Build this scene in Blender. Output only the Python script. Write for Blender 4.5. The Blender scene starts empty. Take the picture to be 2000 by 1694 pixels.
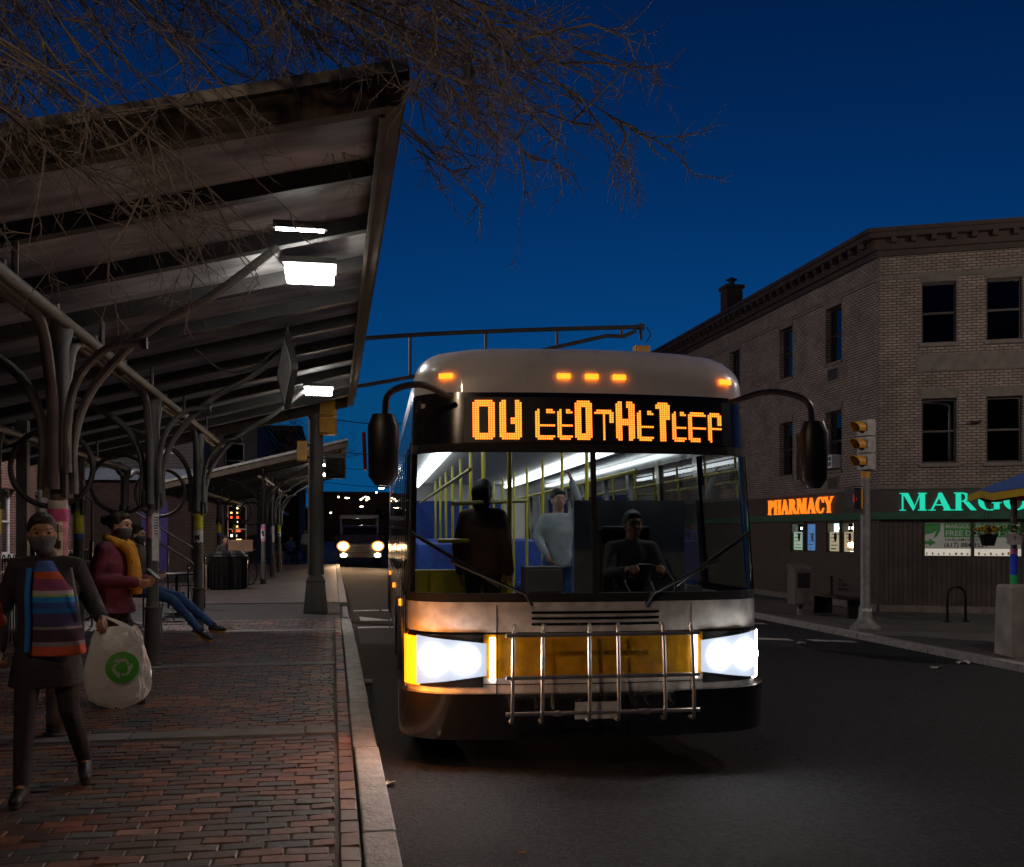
import bpy, math, random
from mathutils import Vector, Matrix
R = math.radians
sc = bpy.context.scene
col = sc.collection
# ------------------------------------------------------------------ camera
CAM_H, F, YAW = 1.62, 1900.0, R(10.44)
SN, CS = math.sin(YAW), math.cos(YAW)
cd = bpy.data.cameras.new("camera"); cam = bpy.data.objects.new("camera", cd); col.objects.link(cam)
cam.location = (0, 0, CAM_H); cam.rotation_euler = (R(90), 0, -YAW)
cd.sensor_width = 36; cd.lens = 36*F/2000; cd.shift_y = 193/2000
cd.clip_start = .05; cd.clip_end = 4000
sc.camera = cam
# ------------------------------------------------------------------ world
w = bpy.data.worlds.new("World"); sc.world = w; w.use_nodes = True
nt = w.node_tree; bg = nt.nodes['Background']
sky = nt.nodes.new('ShaderNodeTexSky'); sky.sky_type = 'NISHITA'; sky.sun_disc = False
sky.sun_elevation = R(-3.5); sky.sun_rotation = R(20); sky.ozone_density = 6; sky.dust_density = .2; sky.air_density = 1.2
tint = nt.nodes.new('ShaderNodeMixRGB'); tint.blend_type = 'MULTIPLY'; tint.inputs[0].default_value = 1
tint.inputs[2].default_value = (.03, .82, .64, 1)
wtc = nt.nodes.new('ShaderNodeTexCoord'); wsp = nt.nodes.new('ShaderNodeSeparateXYZ'); wmx = nt.nodes.new('ShaderNodeMath'); wmx.operation = 'MAXIMUM'; wmx.inputs[1].default_value = .13
wcb = nt.nodes.new('ShaderNodeCombineXYZ'); nt.links.new(wtc.outputs['Generated'], wsp.inputs[0]); nt.links.new(wsp.outputs['Z'], wmx.inputs[0])
nt.links.new(wsp.outputs['X'], wcb.inputs[0]); nt.links.new(wsp.outputs['Y'], wcb.inputs[1]); nt.links.new(wmx.outputs[0], wcb.inputs[2]); nt.links.new(wcb.outputs[0], sky.inputs[0])
nt.links.new(sky.outputs[0], tint.inputs[1])
wmr = nt.nodes.new('ShaderNodeMapRange'); wmr.inputs[1].default_value = .05; wmr.inputs[2].default_value = .55; wmr.inputs[3].default_value = 1.0; wmr.inputs[4].default_value = .50
nt.links.new(wsp.outputs['Z'], wmr.inputs[0]); wsc = nt.nodes.new('ShaderNodeVectorMath'); wsc.operation = 'SCALE'
nt.links.new(tint.outputs[0], wsc.inputs[0]); nt.links.new(wmr.outputs[0], wsc.inputs['Scale']); nt.links.new(wsc.outputs[0], bg.inputs[0])
SKY_STRENGTH = 2.4
bg.inputs[1].default_value = SKY_STRENGTH
sc.view_settings.view_transform = 'Standard'; sc.view_settings.look = 'None'
sc.view_settings.exposure = 0; sc.view_settings.gamma = 1
sc.render.engine = 'CYCLES'
# ------------------------------------------------------------------ helpers
def W(px, py, D):
    u = (px-1000)/F; v = (1040-py)/F
    return Vector((D*(SN+u*CS), D*(CS-u*SN), CAM_H+v*D))
def tag(o, label=None, cat=None, group=None, kind=None):
    if label: o['label'] = label
    if cat: o['category'] = cat
    if group: o['group'] = group
    if kind: o['kind'] = kind
    return o
def thing(name, label, cat, loc=(0, 0, 0), rz=0, group=None):
    o = bpy.data.objects.new(name, None); col.objects.link(o)
    o.location = loc; o.rotation_euler = (0, 0, rz); o.empty_display_size = .1
    return tag(o, label, cat, group)
def children(o): return [c for c in bpy.data.objects if c.parent == o]
def copy_tree(o, parent=None):
    c = o.copy(); col.objects.link(c)
    if parent: c.parent = parent
    for ch in children(o): copy_tree(ch, c)
    return c
def place(o, loc, rz=0, label=None):
    o.location = loc; o.rotation_euler = (0, 0, rz)
    if label: o['label'] = label
    return o
class MB:
    def __init__(s): s.v = []; s.f = []; s.c = []; s.cur = None
    def add(s, vs, fs):
        b = len(s.v); s.v += [tuple(x) for x in vs]; s.f += [tuple(b+i for i in f) for f in fs]
        if s.cur is not None: s.c += [s.cur]*len(fs)
        return s
    def box(s, c, d, rz=0, M=None):
        hx, hy, hz = d[0]/2, d[1]/2, d[2]/2
        vs = [Vector((x, y, z)) for z in (-hz, hz) for y in (-hy, hy) for x in (-hx, hx)]
        m = M if M is not None else Matrix.Rotation(rz, 3, 'Z')
        vs = [m @ v + Vector(c) for v in vs]
        return s.add(vs, [(0,2,3,1),(4,5,7,6),(0,1,5,4),(2,6,7,3),(0,4,6,2),(1,3,7,5)])
    def bb(s, x0, x1, y0, y1, z0, z1):
        return s.box(((x0+x1)/2, (y0+y1)/2, (z0+z1)/2), (abs(x1-x0), abs(y1-y0), abs(z1-z0)))
    def tube(s, pts, rs, n=8, cap=True):
        pts = [Vector(p) for p in pts]
        if not isinstance(rs, (list, tuple)): rs = [rs]*len(pts)
        vs = []; prev = None
        for i, p in enumerate(pts):
            d = (pts[min(i+1, len(pts)-1)]-pts[max(i-1, 0)])
            d = d.normalized() if d.length > 1e-9 else Vector((0, 0, 1))
            if prev is None:
                a = Vector((0, 0, 1)) if abs(d.z) < .9 else Vector((1, 0, 0))
                x = d.cross(a).normalized()
            else:
                x = (prev-d*prev.dot(d))
                x = x.normalized() if x.length > 1e-6 else d.orthogonal().normalized()
            prev = x; y = d.cross(x)
            for k in range(n):
                t = 2*math.pi*k/n
                vs.append(p+(x*math.cos(t)+y*math.sin(t))*rs[i])
        fs = []
        for i in range(len(pts)-1):
            for k in range(n):
                a = i*n+k; b = i*n+(k+1) % n
                fs.append((a, b, b+n, a+n))
        if cap:
            fs.append(tuple(reversed(range(n)))); fs.append(tuple(range((len(pts)-1)*n, len(pts)*n)))
        return s.add(vs, fs)
    def lathe(s, c, prof, n=16):
        vs = []; c = Vector(c)
        for r, z in prof:
            for k in range(n):
                t = 2*math.pi*k/n; vs.append(c+Vector((r*math.cos(t), r*math.sin(t), z)))
        fs = [(i*n+k, i*n+(k+1) % n, (i+1)*n+(k+1) % n, (i+1)*n+k) for i in range(len(prof)-1) for k in range(n)]
        fs.append(tuple(reversed(range(n)))); fs.append(tuple(range((len(prof)-1)*n, len(prof)*n)))
        return s.add(vs, fs)
    def ell(s, c, r, n=12, m=8, M=None):
        c = Vector(c); vs = []
        if not isinstance(r, (tuple, list)): r = (r, r, r)
        M = M or Matrix.Identity(3)
        for i in range(1, m):
            ph = math.pi*i/m
            for k in range(n):
                t = 2*math.pi*k/n
                vs.append(c+M@Vector((r[0]*math.sin(ph)*math.cos(t), r[1]*math.sin(ph)*math.sin(t), -r[2]*math.cos(ph))))
        fs = [(i*n+k, i*n+(k+1) % n, (i+1)*n+(k+1) % n, (i+1)*n+k) for i in range(m-2) for k in range(n)]
        b = len(vs); vs.append(c+M@Vector((0, 0, -r[2]))); vs.append(c+M@Vector((0, 0, r[2])))
        for k in range(n):
            fs.append((b, (k+1) % n, k)); fs.append((b+1, (m-2)*n+k, (m-2)*n+(k+1) % n))
        return s.add(vs, fs)
    def cap(s, p0, p1, r0, r1=None, n=12):
        """closed tapered capsule"""
        r1 = r0 if r1 is None else r1
        p0 = Vector(p0); p1 = Vector(p1); d = (p1-p0); L = d.length; d = d/L if L > 1e-6 else Vector((0, 0, 1))
        pts = []; rs = []
        for a in (80, 55, 25): pts.append(p0-d*r0*math.sin(R(a))); rs.append(r0*math.cos(R(a)))
        pts += [p0, p1]; rs += [r0, r1]
        for a in (25, 55, 80): pts.append(p1+d*r1*math.sin(R(a))); rs.append(r1*math.cos(R(a)))
        return s.tube(pts, rs, n)
    def loft(s, rings, n=20):
        """rings: (cx,cy,cz,rx,ry[,rot])"""
        vs = []
        for q in rings:
            a = q[5] if len(q) > 5 else 0
            for k in range(n):
                t = 2*math.pi*k/n; x = q[3]*math.cos(t); y = q[4]*math.sin(t)
                vs.append((q[0]+x*math.cos(a)-y*math.sin(a), q[1]+x*math.sin(a)+y*math.cos(a), q[2]))
        m = len(rings)
        fs = [(i*n+k, i*n+(k+1) % n, (i+1)*n+(k+1) % n, (i+1)*n+k) for i in range(m-1) for k in range(n)]
        fs.append(tuple(reversed(range(n)))); fs.append(tuple(range((m-1)*n, m*n)))
        return s.add(vs, fs)
    def prism(s, poly, fn, d0, d1):
        """2D polygon extruded between depths; fn(x, y, d) -> 3D"""
        n = len(poly)
        vs = [fn(x, y, d0) for x, y in poly]+[fn(x, y, d1) for x, y in poly]
        fs = [tuple(range(n)), tuple(reversed(range(n, 2*n)))]+[(i, i+n, (i+1) % n+n, (i+1) % n) for i in range(n)]
        return s.add(vs, fs)
    def mesh(s, name):
        me = bpy.data.meshes.new(name); me.from_pydata(s.v, [], s.f); me.update(); return me
    def build(s, name, mat, parent=None, smooth=False, bevel=0, loc=None, rz=None, fixn=False):
        me = s.mesh(name)
        if s.c:
            ca = me.color_attributes.new('tone', 'FLOAT_COLOR', 'CORNER')
            i = 0
            for p, c_ in zip(me.polygons, s.c):
                for _ in range(len(p.vertices)): ca.data[i].color = (c_[0], c_[1], c_[2], 1); i += 1
        if fixn:
            import bmesh
            b = bmesh.new(); b.from_mesh(me); bmesh.ops.recalc_face_normals(b, faces=b.faces); b.to_mesh(me); b.free()
        if smooth:
            for p in me.polygons: p.use_smooth = True
            if smooth != 'all': me.set_sharp_from_angle(angle=R(40))
        o = bpy.data.objects.new(name, me); col.objects.link(o)
        if mat is not None: me.materials.append(mat)
        if parent is not None: o.parent = parent
        if loc is not None: o.location = loc
        if rz is not None: o.rotation_euler = (0, 0, rz)
        if bevel:
            m = o.modifiers.new('bevel', 'BEVEL'); m.width = bevel; m.segments = 2; m.limit_method = 'ANGLE'
        return o
def blob(mb, name, mat, parent, voxel=.012, smooth_it=4):
    """fuse overlapping closed shapes into one continuous surface"""
    me = mb.mesh(name+'_src'); o = bpy.data.objects.new(name+'_src', me); col.objects.link(o)
    m = o.modifiers.new('r', 'REMESH'); m.mode = 'VOXEL'; m.voxel_size = voxel
    if smooth_it:
        m2 = o.modifiers.new('s', 'SMOOTH'); m2.factor = .5; m2.iterations = smooth_it
    dg = bpy.context.evaluated_depsgraph_get()
    me2 = bpy.data.meshes.new_from_object(o.evaluated_get(dg)); me2.name = name
    bpy.data.objects.remove(o)
    for p in me2.polygons: p.use_smooth = True
    me2.materials.clear(); me2.materials.append(mat)
    r = bpy.data.objects.new(name, me2); col.objects.link(r)
    if parent is not None: r.parent = parent
    return r
def text(s, size, ex, name, mat, parent, loc, rot, align='LEFT', sx=1):
    cu = bpy.data.curves.new('t', 'FONT'); cu.body = s; cu.size = size; cu.extrude = ex; cu.align_x = align; cu.offset = size*.012
    o = bpy.data.objects.new('t', cu); col.objects.link(o)
    dg = bpy.context.evaluated_depsgraph_get(); me = bpy.data.meshes.new_from_object(o.evaluated_get(dg))
    bpy.data.objects.remove(o); me.name = name; me.materials.clear(); me.materials.append(mat)
    for v in me.vertices: v.co.x *= sx
    r = bpy.data.objects.new(name, me); col.objects.link(r); r.location = loc; r.rotation_euler = rot
    if parent is not None: r.parent = parent
    return r
def light(name, kind, loc, energy, color, parent=None, **k):
    l = bpy.data.lights.new(name, kind); l.energy = energy; l.color = color
    for a, b in k.items():
        if a not in ('rot',): setattr(l, a, b)
    o = bpy.data.objects.new(name, l); col.objects.link(o); o.location = loc
    if 'rot' in k: o.rotation_euler = k['rot']
    if parent is not None: o.parent = parent
    return o
# ------------------------------------------------------------------ materials
def lin(c): return tuple(((x/255)/12.92 if x/255 <= .04045 else ((x/255+.055)/1.055)**2.4) for x in c)
def mat(name, c, rough=.6, metal=0, noise=.25, scale=6, bump=0, spec=.5, emit=None, es=0, bscale=None, stretch=None, alpha=None, coat=0, trans=0):
    m = bpy.data.materials.new(name); m.use_nodes = True; n = m.node_tree; b = n.nodes['Principled BSDF']
    b.inputs['Roughness'].default_value = rough; b.inputs['Metallic'].default_value = metal
    b.inputs['Specular IOR Level'].default_value = spec; b.inputs['Coat Weight'].default_value = coat
    tc = n.nodes.new('ShaderNodeTexCoord'); src = tc.outputs['Object']
    if stretch:
        mp = n.nodes.new('ShaderNodeMapping'); mp.inputs['Scale'].default_value = stretch
        n.links.new(src, mp.inputs[0]); src = mp.outputs[0]
    if noise:
        t = n.nodes.new('ShaderNodeTexNoise'); t.inputs['Scale'].default_value = scale; t.inputs['Detail'].default_value = 6
        n.links.new(src, t.inputs['Vector'])
        r = n.nodes.new('ShaderNodeMapRange'); r.inputs[1].default_value = .3; r.inputs[2].default_value = .7
        r.inputs[3].default_value = 1-noise; r.inputs[4].default_value = 1+noise
        n.links.new(t.outputs[0], r.inputs[0])
        mx = n.nodes.new('ShaderNodeVectorMath'); mx.operation = 'SCALE'; mx.inputs[0].default_value = c
        n.links.new(r.outputs[0], mx.inputs['Scale']); n.links.new(mx.outputs[0], b.inputs['Base Color'])
        r2 = n.nodes.new('ShaderNodeMapRange'); r2.inputs[3].default_value = max(.03, rough-.12); r2.inputs[4].default_value = min(1, rough+.12)
        n.links.new(t.outputs[0], r2.inputs[0]); n.links.new(r2.outputs[0], b.inputs['Roughness'])
    else: b.inputs['Base Color'].default_value = (*c, 1)
    if bump:
        t2 = n.nodes.new('ShaderNodeTexNoise'); t2.inputs['Scale'].default_value = bscale or scale*6; t2.inputs['Detail'].default_value = 5
        n.links.new(src, t2.inputs['Vector'])
        bp = n.nodes.new('ShaderNodeBump'); bp.inputs['Strength'].default_value = bump; bp.inputs['Distance'].default_value = .02
        n.links.new(t2.outputs[0], bp.inputs['Height']); n.links.new(bp.outputs[0], b.inputs['Normal'])
    if emit:
        b.inputs['Emission Color'].default_value = (*emit, 1); b.inputs['Emission Strength'].default_value = es
    if trans:   # translucent sheet
        tr = n.nodes.new('ShaderNodeBsdfTranslucent'); mi = n.nodes.new('ShaderNodeMixShader'); mi.inputs[0].default_value = trans
        tr.inputs[0].default_value = (*c, 1)
        n.links.new(b.outputs[0], mi.inputs[1]); n.links.new(tr.outputs[0], mi.inputs[2]); n.links.new(mi.outputs[0], n.nodes['Material Output'].inputs[0])
    return m
def glass(name, tintc=(.85, .9, .92), refl=.1, rough=.03):
    m = bpy.data.materials.new(name); m.use_nodes = True; n = m.node_tree
    n.nodes.remove(n.nodes['Principled BSDF'])
    tr = n.nodes.new('ShaderNodeBsdfTransparent'); tr.inputs[0].default_value = (*tintc, 1)
    gl = n.nodes.new('ShaderNodeBsdfGlossy'); gl.inputs['Roughness'].default_value = rough
    fr = n.nodes.new('ShaderNodeLayerWeight'); fr.inputs[0].default_value = .5
    pw = n.nodes.new('ShaderNodeMath'); pw.operation = 'POWER'; pw.inputs[1].default_value = 4.5; n.links.new(fr.outputs['Facing'], pw.inputs[0])
    ad = n.nodes.new('ShaderNodeMath'); ad.operation = 'ADD'; ad.inputs[1].default_value = refl; ad.use_clamp = True
    n.links.new(pw.outputs[0], ad.inputs[0])
    mi = n.nodes.new('ShaderNodeMixShader'); n.links.new(ad.outputs[0], mi.inputs[0])
    n.links.new(tr.outputs[0], mi.inputs[1]); n.links.new(gl.outputs[0], mi.inputs[2]); n.links.new(mi.outputs[0], n.nodes['Material Output'].inputs[0])
    return m
def emis(name, c, s):
    m = bpy.data.materials.new(name); m.use_nodes = True; n = m.node_tree; b = n.nodes['Principled BSDF']
    b.inputs['Base Color'].default_value = (*[min(x, .8) for x in c], 1); b.inputs['Roughness'].default_value = .4
    b.inputs['Emission Color'].default_value = (*c, 1); b.inputs['Emission Strength'].default_value = s
    return m
def brickmat(name, c1, c2, mortar, bw=.2, bh=.068, plane='xz', msize=.007, bump=.4, rough=.85, freq=.5, bias=0, offset=.5):
    m = bpy.data.materials.new(name); m.use_nodes = True; n = m.node_tree; b = n.nodes['Principled BSDF']; b.inputs['Roughness'].default_value = rough
    tc = n.nodes.new('ShaderNodeTexCoord'); sp = n.nodes.new('ShaderNodeSeparateXYZ'); cb = n.nodes.new('ShaderNodeCombineXYZ')
    n.links.new(tc.outputs['Object'], sp.inputs[0])
    ad = n.nodes.new('ShaderNodeMath'); ad.operation = 'ADD'; n.links.new(sp.outputs['X'], ad.inputs[0])
    if plane == 'xz':
        n.links.new(sp.outputs['Y'], ad.inputs[1]); n.links.new(ad.outputs[0], cb.inputs[0]); n.links.new(sp.outputs['Z'], cb.inputs[1])
    else:
        n.links.new(sp.outputs['X'], cb.inputs[0]); n.links.new(sp.outputs['Y'], cb.inputs[1])
    br = n.nodes.new('ShaderNodeTexBrick'); n.links.new(cb.outputs[0], br.inputs['Vector'])
    br.inputs['Color1'].default_value = (*c1, 1); br.inputs['Color2'].default_value = (*c2, 1); br.inputs['Mortar'].default_value = (*mortar, 1)
    br.inputs['Scale'].default_value = 1; br.inputs['Mortar Size'].default_value = msize; br.inputs['Brick Width'].default_value = bw
    br.inputs['Row Height'].default_value = bh; br.inputs['Bias'].default_value = bias; br.offset = offset
    t = n.nodes.new('ShaderNodeTexNoise'); t.inputs['Scale'].default_value = 1.3; t.inputs['Detail'].default_value = 8; t.inputs['Roughness'].default_value = .7
    n.links.new(tc.outputs['Object'], t.inputs['Vector'])
    r = n.nodes.new('ShaderNodeMapRange'); r.inputs[1].default_value = .3; r.inputs[2].default_value = .7; r.inputs[3].default_value = .6; r.inputs[4].default_value = 1.3
    n.links.new(t.outputs[0], r.inputs[0])
    mx = n.nodes.new('ShaderNodeVectorMath'); mx.operation = 'SCALE'; n.links.new(br.outputs['Color'], mx.inputs[0]); n.links.new(r.outputs[0], mx.inputs['Scale'])
    n.links.new(mx.outputs[0], b.inputs['Base Color'])
    bp = n.nodes.new('ShaderNodeBump'); bp.inputs['Strength'].default_value = bump; bp.inputs['Distance'].default_value = .01; bp.invert = True
    n.links.new(br.outputs['Fac'], bp.inputs['Height']); n.links.new(bp.outputs[0], b.inputs['Normal'])
    return m
def bandmat(name, axis, bands, base, rough=.6, noise=.1, coat=0, metal=0):
    """bands along one object axis: list of (from, to, colour) -- paint or knitted stripes"""
    m = mat(name, base, rough, metal, 0, coat=coat); n = m.node_tree; b = n.nodes['Principled BSDF']
    tc = n.nodes.new('ShaderNodeTexCoord'); sp = n.nodes.new('ShaderNodeSeparateXYZ'); n.links.new(tc.outputs['Object'], sp.inputs[0])
    cur = None
    for a, z, c_ in bands:
        g = n.nodes.new('ShaderNodeMath'); g.operation = 'GREATER_THAN'; g.inputs[1].default_value = a
        l = n.nodes.new('ShaderNodeMath'); l.operation = 'LESS_THAN'; l.inputs[1].default_value = z
        n.links.new(sp.outputs[axis], g.inputs[0]); n.links.new(sp.outputs[axis], l.inputs[0])
        k = n.nodes.new('ShaderNodeMath'); k.operation = 'MULTIPLY'; n.links.new(g.outputs[0], k.inputs[0]); n.links.new(l.outputs[0], k.inputs[1])
        mi = n.nodes.new('ShaderNodeMixRGB'); n.links.new(k.outputs[0], mi.inputs[0])
        if cur is None: mi.inputs[1].default_value = (*base, 1)
        else: n.links.new(cur, mi.inputs[1])
        mi.inputs[2].default_value = (*c_, 1); cur = mi.outputs[0]
    t = n.nodes.new('ShaderNodeTexNoise'); t.inputs['Scale'].default_value = 9; t.inputs['Detail'].default_value = 6
    n.links.new(tc.outputs['Object'], t.inputs['Vector'])
    r = n.nodes.new('ShaderNodeMapRange'); r.inputs[1].default_value = .3; r.inputs[2].default_value = .7; r.inputs[3].default_value = 1-noise; r.inputs[4].default_value = 1+noise
    n.links.new(t.outputs[0], r.inputs[0])
    mx = n.nodes.new('ShaderNodeVectorMath'); mx.operation = 'SCALE'; n.links.new(cur, mx.inputs[0]); n.links.new(r.outputs[0], mx.inputs['Scale'])
    n.links.new(mx.outputs[0], b.inputs['Base Color'])
    return m
M = {}
M['asphalt'] = mat('asphalt', (.022, .023, .026), .88, noise=.8, scale=28, bump=1.0, bscale=70, spec=.22)
M['asphalt_patch'] = mat('asphalt_patch', (.018, .018, .019), .8, noise=.3, scale=2, bump=.5, bscale=80)
M['granite'] = mat('granite', (.26, .25, .24), .75, noise=.3, scale=9, bump=.5, bscale=45)
M['granite_dark'] = mat('granite_band', (.13, .125, .12), .75, noise=.25, scale=9, bump=.4, bscale=60)
M['concrete'] = mat('concrete', (.07, .067, .063), .85, noise=.25, scale=4, bump=.3, bscale=50)
M['mortar'] = mat('sand_joint', (.05, .043, .036), .95, noise=.4, scale=20)
M['paint_line'] = mat('worn_road_paint', (.4, .4, .38), .7, noise=.5, scale=5)
M['steel_grey'] = mat('grey_painted_steel', (.10, .097, .092), .6, 0, noise=.25, scale=5, bump=.1, bscale=30)
M['steel_dark'] = mat('dark_painted_steel', (.035, .033, .032), .6, 0, noise=.3, scale=5)
M['galv'] = mat('galvanised_steel', (.20, .20, .195), .55, .3, noise=.3, scale=8)
M['pole_brown'] = mat('brown_painted_pole', (.07, .06, .052), .6, 0, noise=.3, scale=6, stretch=(1, 1, .2))
M['fascia'] = mat('brown_fascia', (.06, .048, .04), .8, 0, noise=.35, scale=4, spec=.15)
M['signal_yellow'] = mat('signal_yellow', (.55, .27, .015), .45, noise=.2, scale=6)
M['signal_grey'] = mat('signal_grey', (.3, .3, .29), .5, noise=.25, scale=9, bump=.1)
M['black'] = mat('black_plastic', (.012, .012, .012), .4, noise=.2)
M['rubber'] = mat('rubber', (.02, .02, .02), .8, noise=.2)
M['iron'] = mat('black_iron', (.015, .015, .015), .4, .5, noise=.2)
M['white_trim'] = mat('white_trim', (.6, .62, .66), .6, noise=.12, scale=6)
M['dark_frame'] = mat('dark_window_frame', (.02, .018, .016), .5, noise=.2)
M['glass_dark'] = glass('window_glass', (.35, .38, .42), .22, .02)
M['room'] = mat('dark_room', (.012, .014, .02), .9, noise=.1)
M['glass_bus'] = glass('bus_glass', (.82, .88, .88), .03, .01)
M['bark'] = mat('bark', (.20, .17, .15), .8, noise=.4, scale=18, bump=.5, bscale=60)
M['poster_white'] = mat('white_paper', (.7, .68, .64), .8, noise=.15, scale=14)
M['poster_pink'] = mat('pink_paper', (.62, .12, .3), .8, noise=.3, scale=10)
M['poster_rose'] = mat('faded_rose_paper', (.55, .25, .3), .8, noise=.3, scale=14)
M['poster_ink'] = mat('black_ink', (.03, .03, .03), .8, noise=.3, scale=20)
M['poster_yellow'] = mat('yellow_wrap', (.55, .5, .02), .6, noise=.2, scale=10)
M['poster_blue'] = mat('blue_wrap', (.03, .1, .4), .6, noise=.2)
# ================================================================== GROUND
rnd = random.Random(7)
def gz(X): return 0 if X < 1 else (-.45*(X-1)/9 if X < 10 else -.45)
SW = .14; RS = -.33      # pavement heights left / right
def strip(name, xs, zf, y0, y1, m, ny=1, kind='structure'):
    vs = []; fs = []; n = len(xs)
    for j in range(ny+1):
        y = y0+(y1-y0)*j/ny
        for x in xs: vs.append((x, y, zf(x)))
    for j in range(ny):
        for i in range(n-1): a = j*n+i; fs.append((a, a+1, a+n+1, a+n))
    b = MB().add(vs, fs); return tag(b.build(name, m), kind=kind)
strip('ground', [-900, -5, 0, 1, 3, 5, 7, 10, 900], lambda x: gz(x)-.06, -300, 2500, M['asphalt_patch'])
strip('road', [.22, 1, 2, 4, 6, 8, 10.05], gz, -30, 300, M['asphalt'], 4)
# transverse worn crosswalk lines and patches on the road
mk = MB()
def gq(b, x0, x1, y0, y1, dz):
    b.add([(x0, y0, gz(x0)+dz), (x1, y0, gz(x1)+dz), (x1, y1, gz(x1)+dz), (x0, y1, gz(x0)+dz)], [(0, 1, 2, 3)])
for y in (16.6, 20.2):
    for i in range(8): gq(mk, 1+i*1.1, 1+i*1.1+rnd.uniform(.7, 1.1), y, y+.3, .004)
    gq(mk, .42, .95, y, y+.26, .004)
mk.add([(.5, 18.0, .004), (1, 17.9, .004), (1, 18.1, .004), (.5, 18.9, .004)], [(0, 1, 2, 3)])
tag(mk.build('road_marking', M['paint_line']), kind='structure')
# left pavement
pav = MB()
pav.bb(-5.0, .13, 3.0, 17.0, -.05, .131)
tag(pav.build('pavement_bed', M['mortar']), kind='structure')
pm = bpy.data.materials.new('pavement_bricks'); pm.use_nodes = True; n = pm.node_tree; b = n.nodes['Principled BSDF']
at = n.nodes.new('ShaderNodeAttribute'); at.attribute_name = 'tone'; tc = n.nodes.new('ShaderNodeTexCoord')
t = n.nodes.new('ShaderNodeTexNoise'); t.inputs['Scale'].default_value = 26; t.inputs['Detail'].default_value = 8; n.links.new(tc.outputs['Object'], t.inputs['Vector'])
t3 = n.nodes.new('ShaderNodeTexNoise'); t3.inputs['Scale'].default_value = 1.1; t3.inputs['Detail'].default_value = 5; n.links.new(tc.outputs['Object'], t3.inputs['Vector'])
ml = n.nodes.new('ShaderNodeMath'); ml.operation = 'MULTIPLY'; n.links.new(t.outputs[0], ml.inputs[0]); n.links.new(t3.outputs[0], ml.inputs[1])
r = n.nodes.new('ShaderNodeMapRange'); r.inputs[1].default_value = .12; r.inputs[2].default_value = .4; r.inputs[3].default_value = .55; r.inputs[4].default_value = 1.35; n.links.new(ml.outputs[0], r.inputs[0])
mx = n.nodes.new('ShaderNodeVectorMath'); mx.operation = 'SCALE'; n.links.new(at.outputs['Color'], mx.inputs[0]); n.links.new(r.outputs[0], mx.inputs['Scale']); n.links.new(mx.outputs[0], b.inputs['Base Color'])
r2 = n.nodes.new('ShaderNodeMapRange'); r2.inputs[3].default_value = .42; r2.inputs[4].default_value = .75; n.links.new(t3.outputs[0], r2.inputs[0]); n.links.new(r2.outputs[0], b.inputs['Roughness'])
bp = n.nodes.new('ShaderNodeBump'); bp.inputs['Strength'].default_value = .35; bp.inputs['Distance'].default_value = .006; n.links.new(t.outputs[0], bp.inputs['Height']); n.links.new(bp.outputs[0], b.inputs['Normal'])
M['paver'] = pm
TONES = [(.15, .055, .032)]*5+[(.17, .07, .045)]*3+[(.085, .048, .042)]*8+[(.06, .045, .043)]*4+[(.05, .058, .062)]*4+[(.19, .095, .07)]*2
def brick(b, x0, x1, y0, y1, z, tone, sk=0):
    j = lambda: rnd.uniform(-.003, .003)
    z1 = z+rnd.uniform(-.003, .002); tx = rnd.uniform(-.003, .003); ty = rnd.uniform(-.002, .002)
    e = .006
    top = [(x0+e+j(), y0+e+j()+sk, z1-tx), (x1-e+j(), y0+e+j()+sk, z1+tx), (x1-e+j(), y1-e+j()+sk, z1+tx+ty), (x0+e+j(), y1-e+j()+sk, z1-tx+ty)]
    bot = [(x0, y0+sk, z-.013), (x1, y0+sk, z-.013), (x1, y1+sk, z-.013), (x0, y1+sk, z-.013)]
    b.cur = tone
    b.add(bot+top, [(4, 5, 6, 7), (0, 1, 5, 4), (1, 2, 6, 5), (2, 3, 7, 6), (3, 0, 4, 7)])
pb = MB(); BANDS = [3.7, 7.45, 11.25, 15.05]
def wav(x, y): return .012*math.sin(x*1.7+y*.6)+.008*math.sin(x*4.3+1+y)
y = 3.0; row = 0
while y < 16.95:
    hit = [q for q in BANDS if y+.1 > q-.14 and y < q+.14]
    if hit: y = hit[0]+.145; continue
    x = -5+(.105 if row % 2 else 0)+rnd.uniform(-.02, .02)
    while x < .0:
        L = .208; x1 = min(x+L-.009, .012)
        rough = max(0, min(1, (x+1.6)/1.2))
        if x1-x > .03:
            tone = rnd.choice(TONES); k = rnd.uniform(.8, 1.2)
            g = rough*.5
            tone = [c*k*(1-g*.3)+.03*g for c in tone]
            brick(pb, x, x1, y, y+.098, SW, tone, wav(x, y)*(.3+rough))
        x += L+rnd.uniform(-.004, .004)*rough
    y += .1055; row += 1
y = 3.0
while y < 16.9:
    tone = [c*rnd.uniform(.8, 1.2) for c in rnd.choice(TONES)]
    brick(pb, .035, .128, y, y+.195, SW+.002, tone); y += .207
tag(pb.build('pavement', M['paver']), kind='structure')
gb = MB()
for q in BANDS:
    x = -5
    while x < .01:
        L = rnd.uniform(.8, 1.3); gb.bb(x, min(x+L-.01, .02), q-.125, q+.125, .1, SW+.004); x += L
tag(gb.build('granite_band', M['granite_dark'], bevel=.006), kind='structure')
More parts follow.
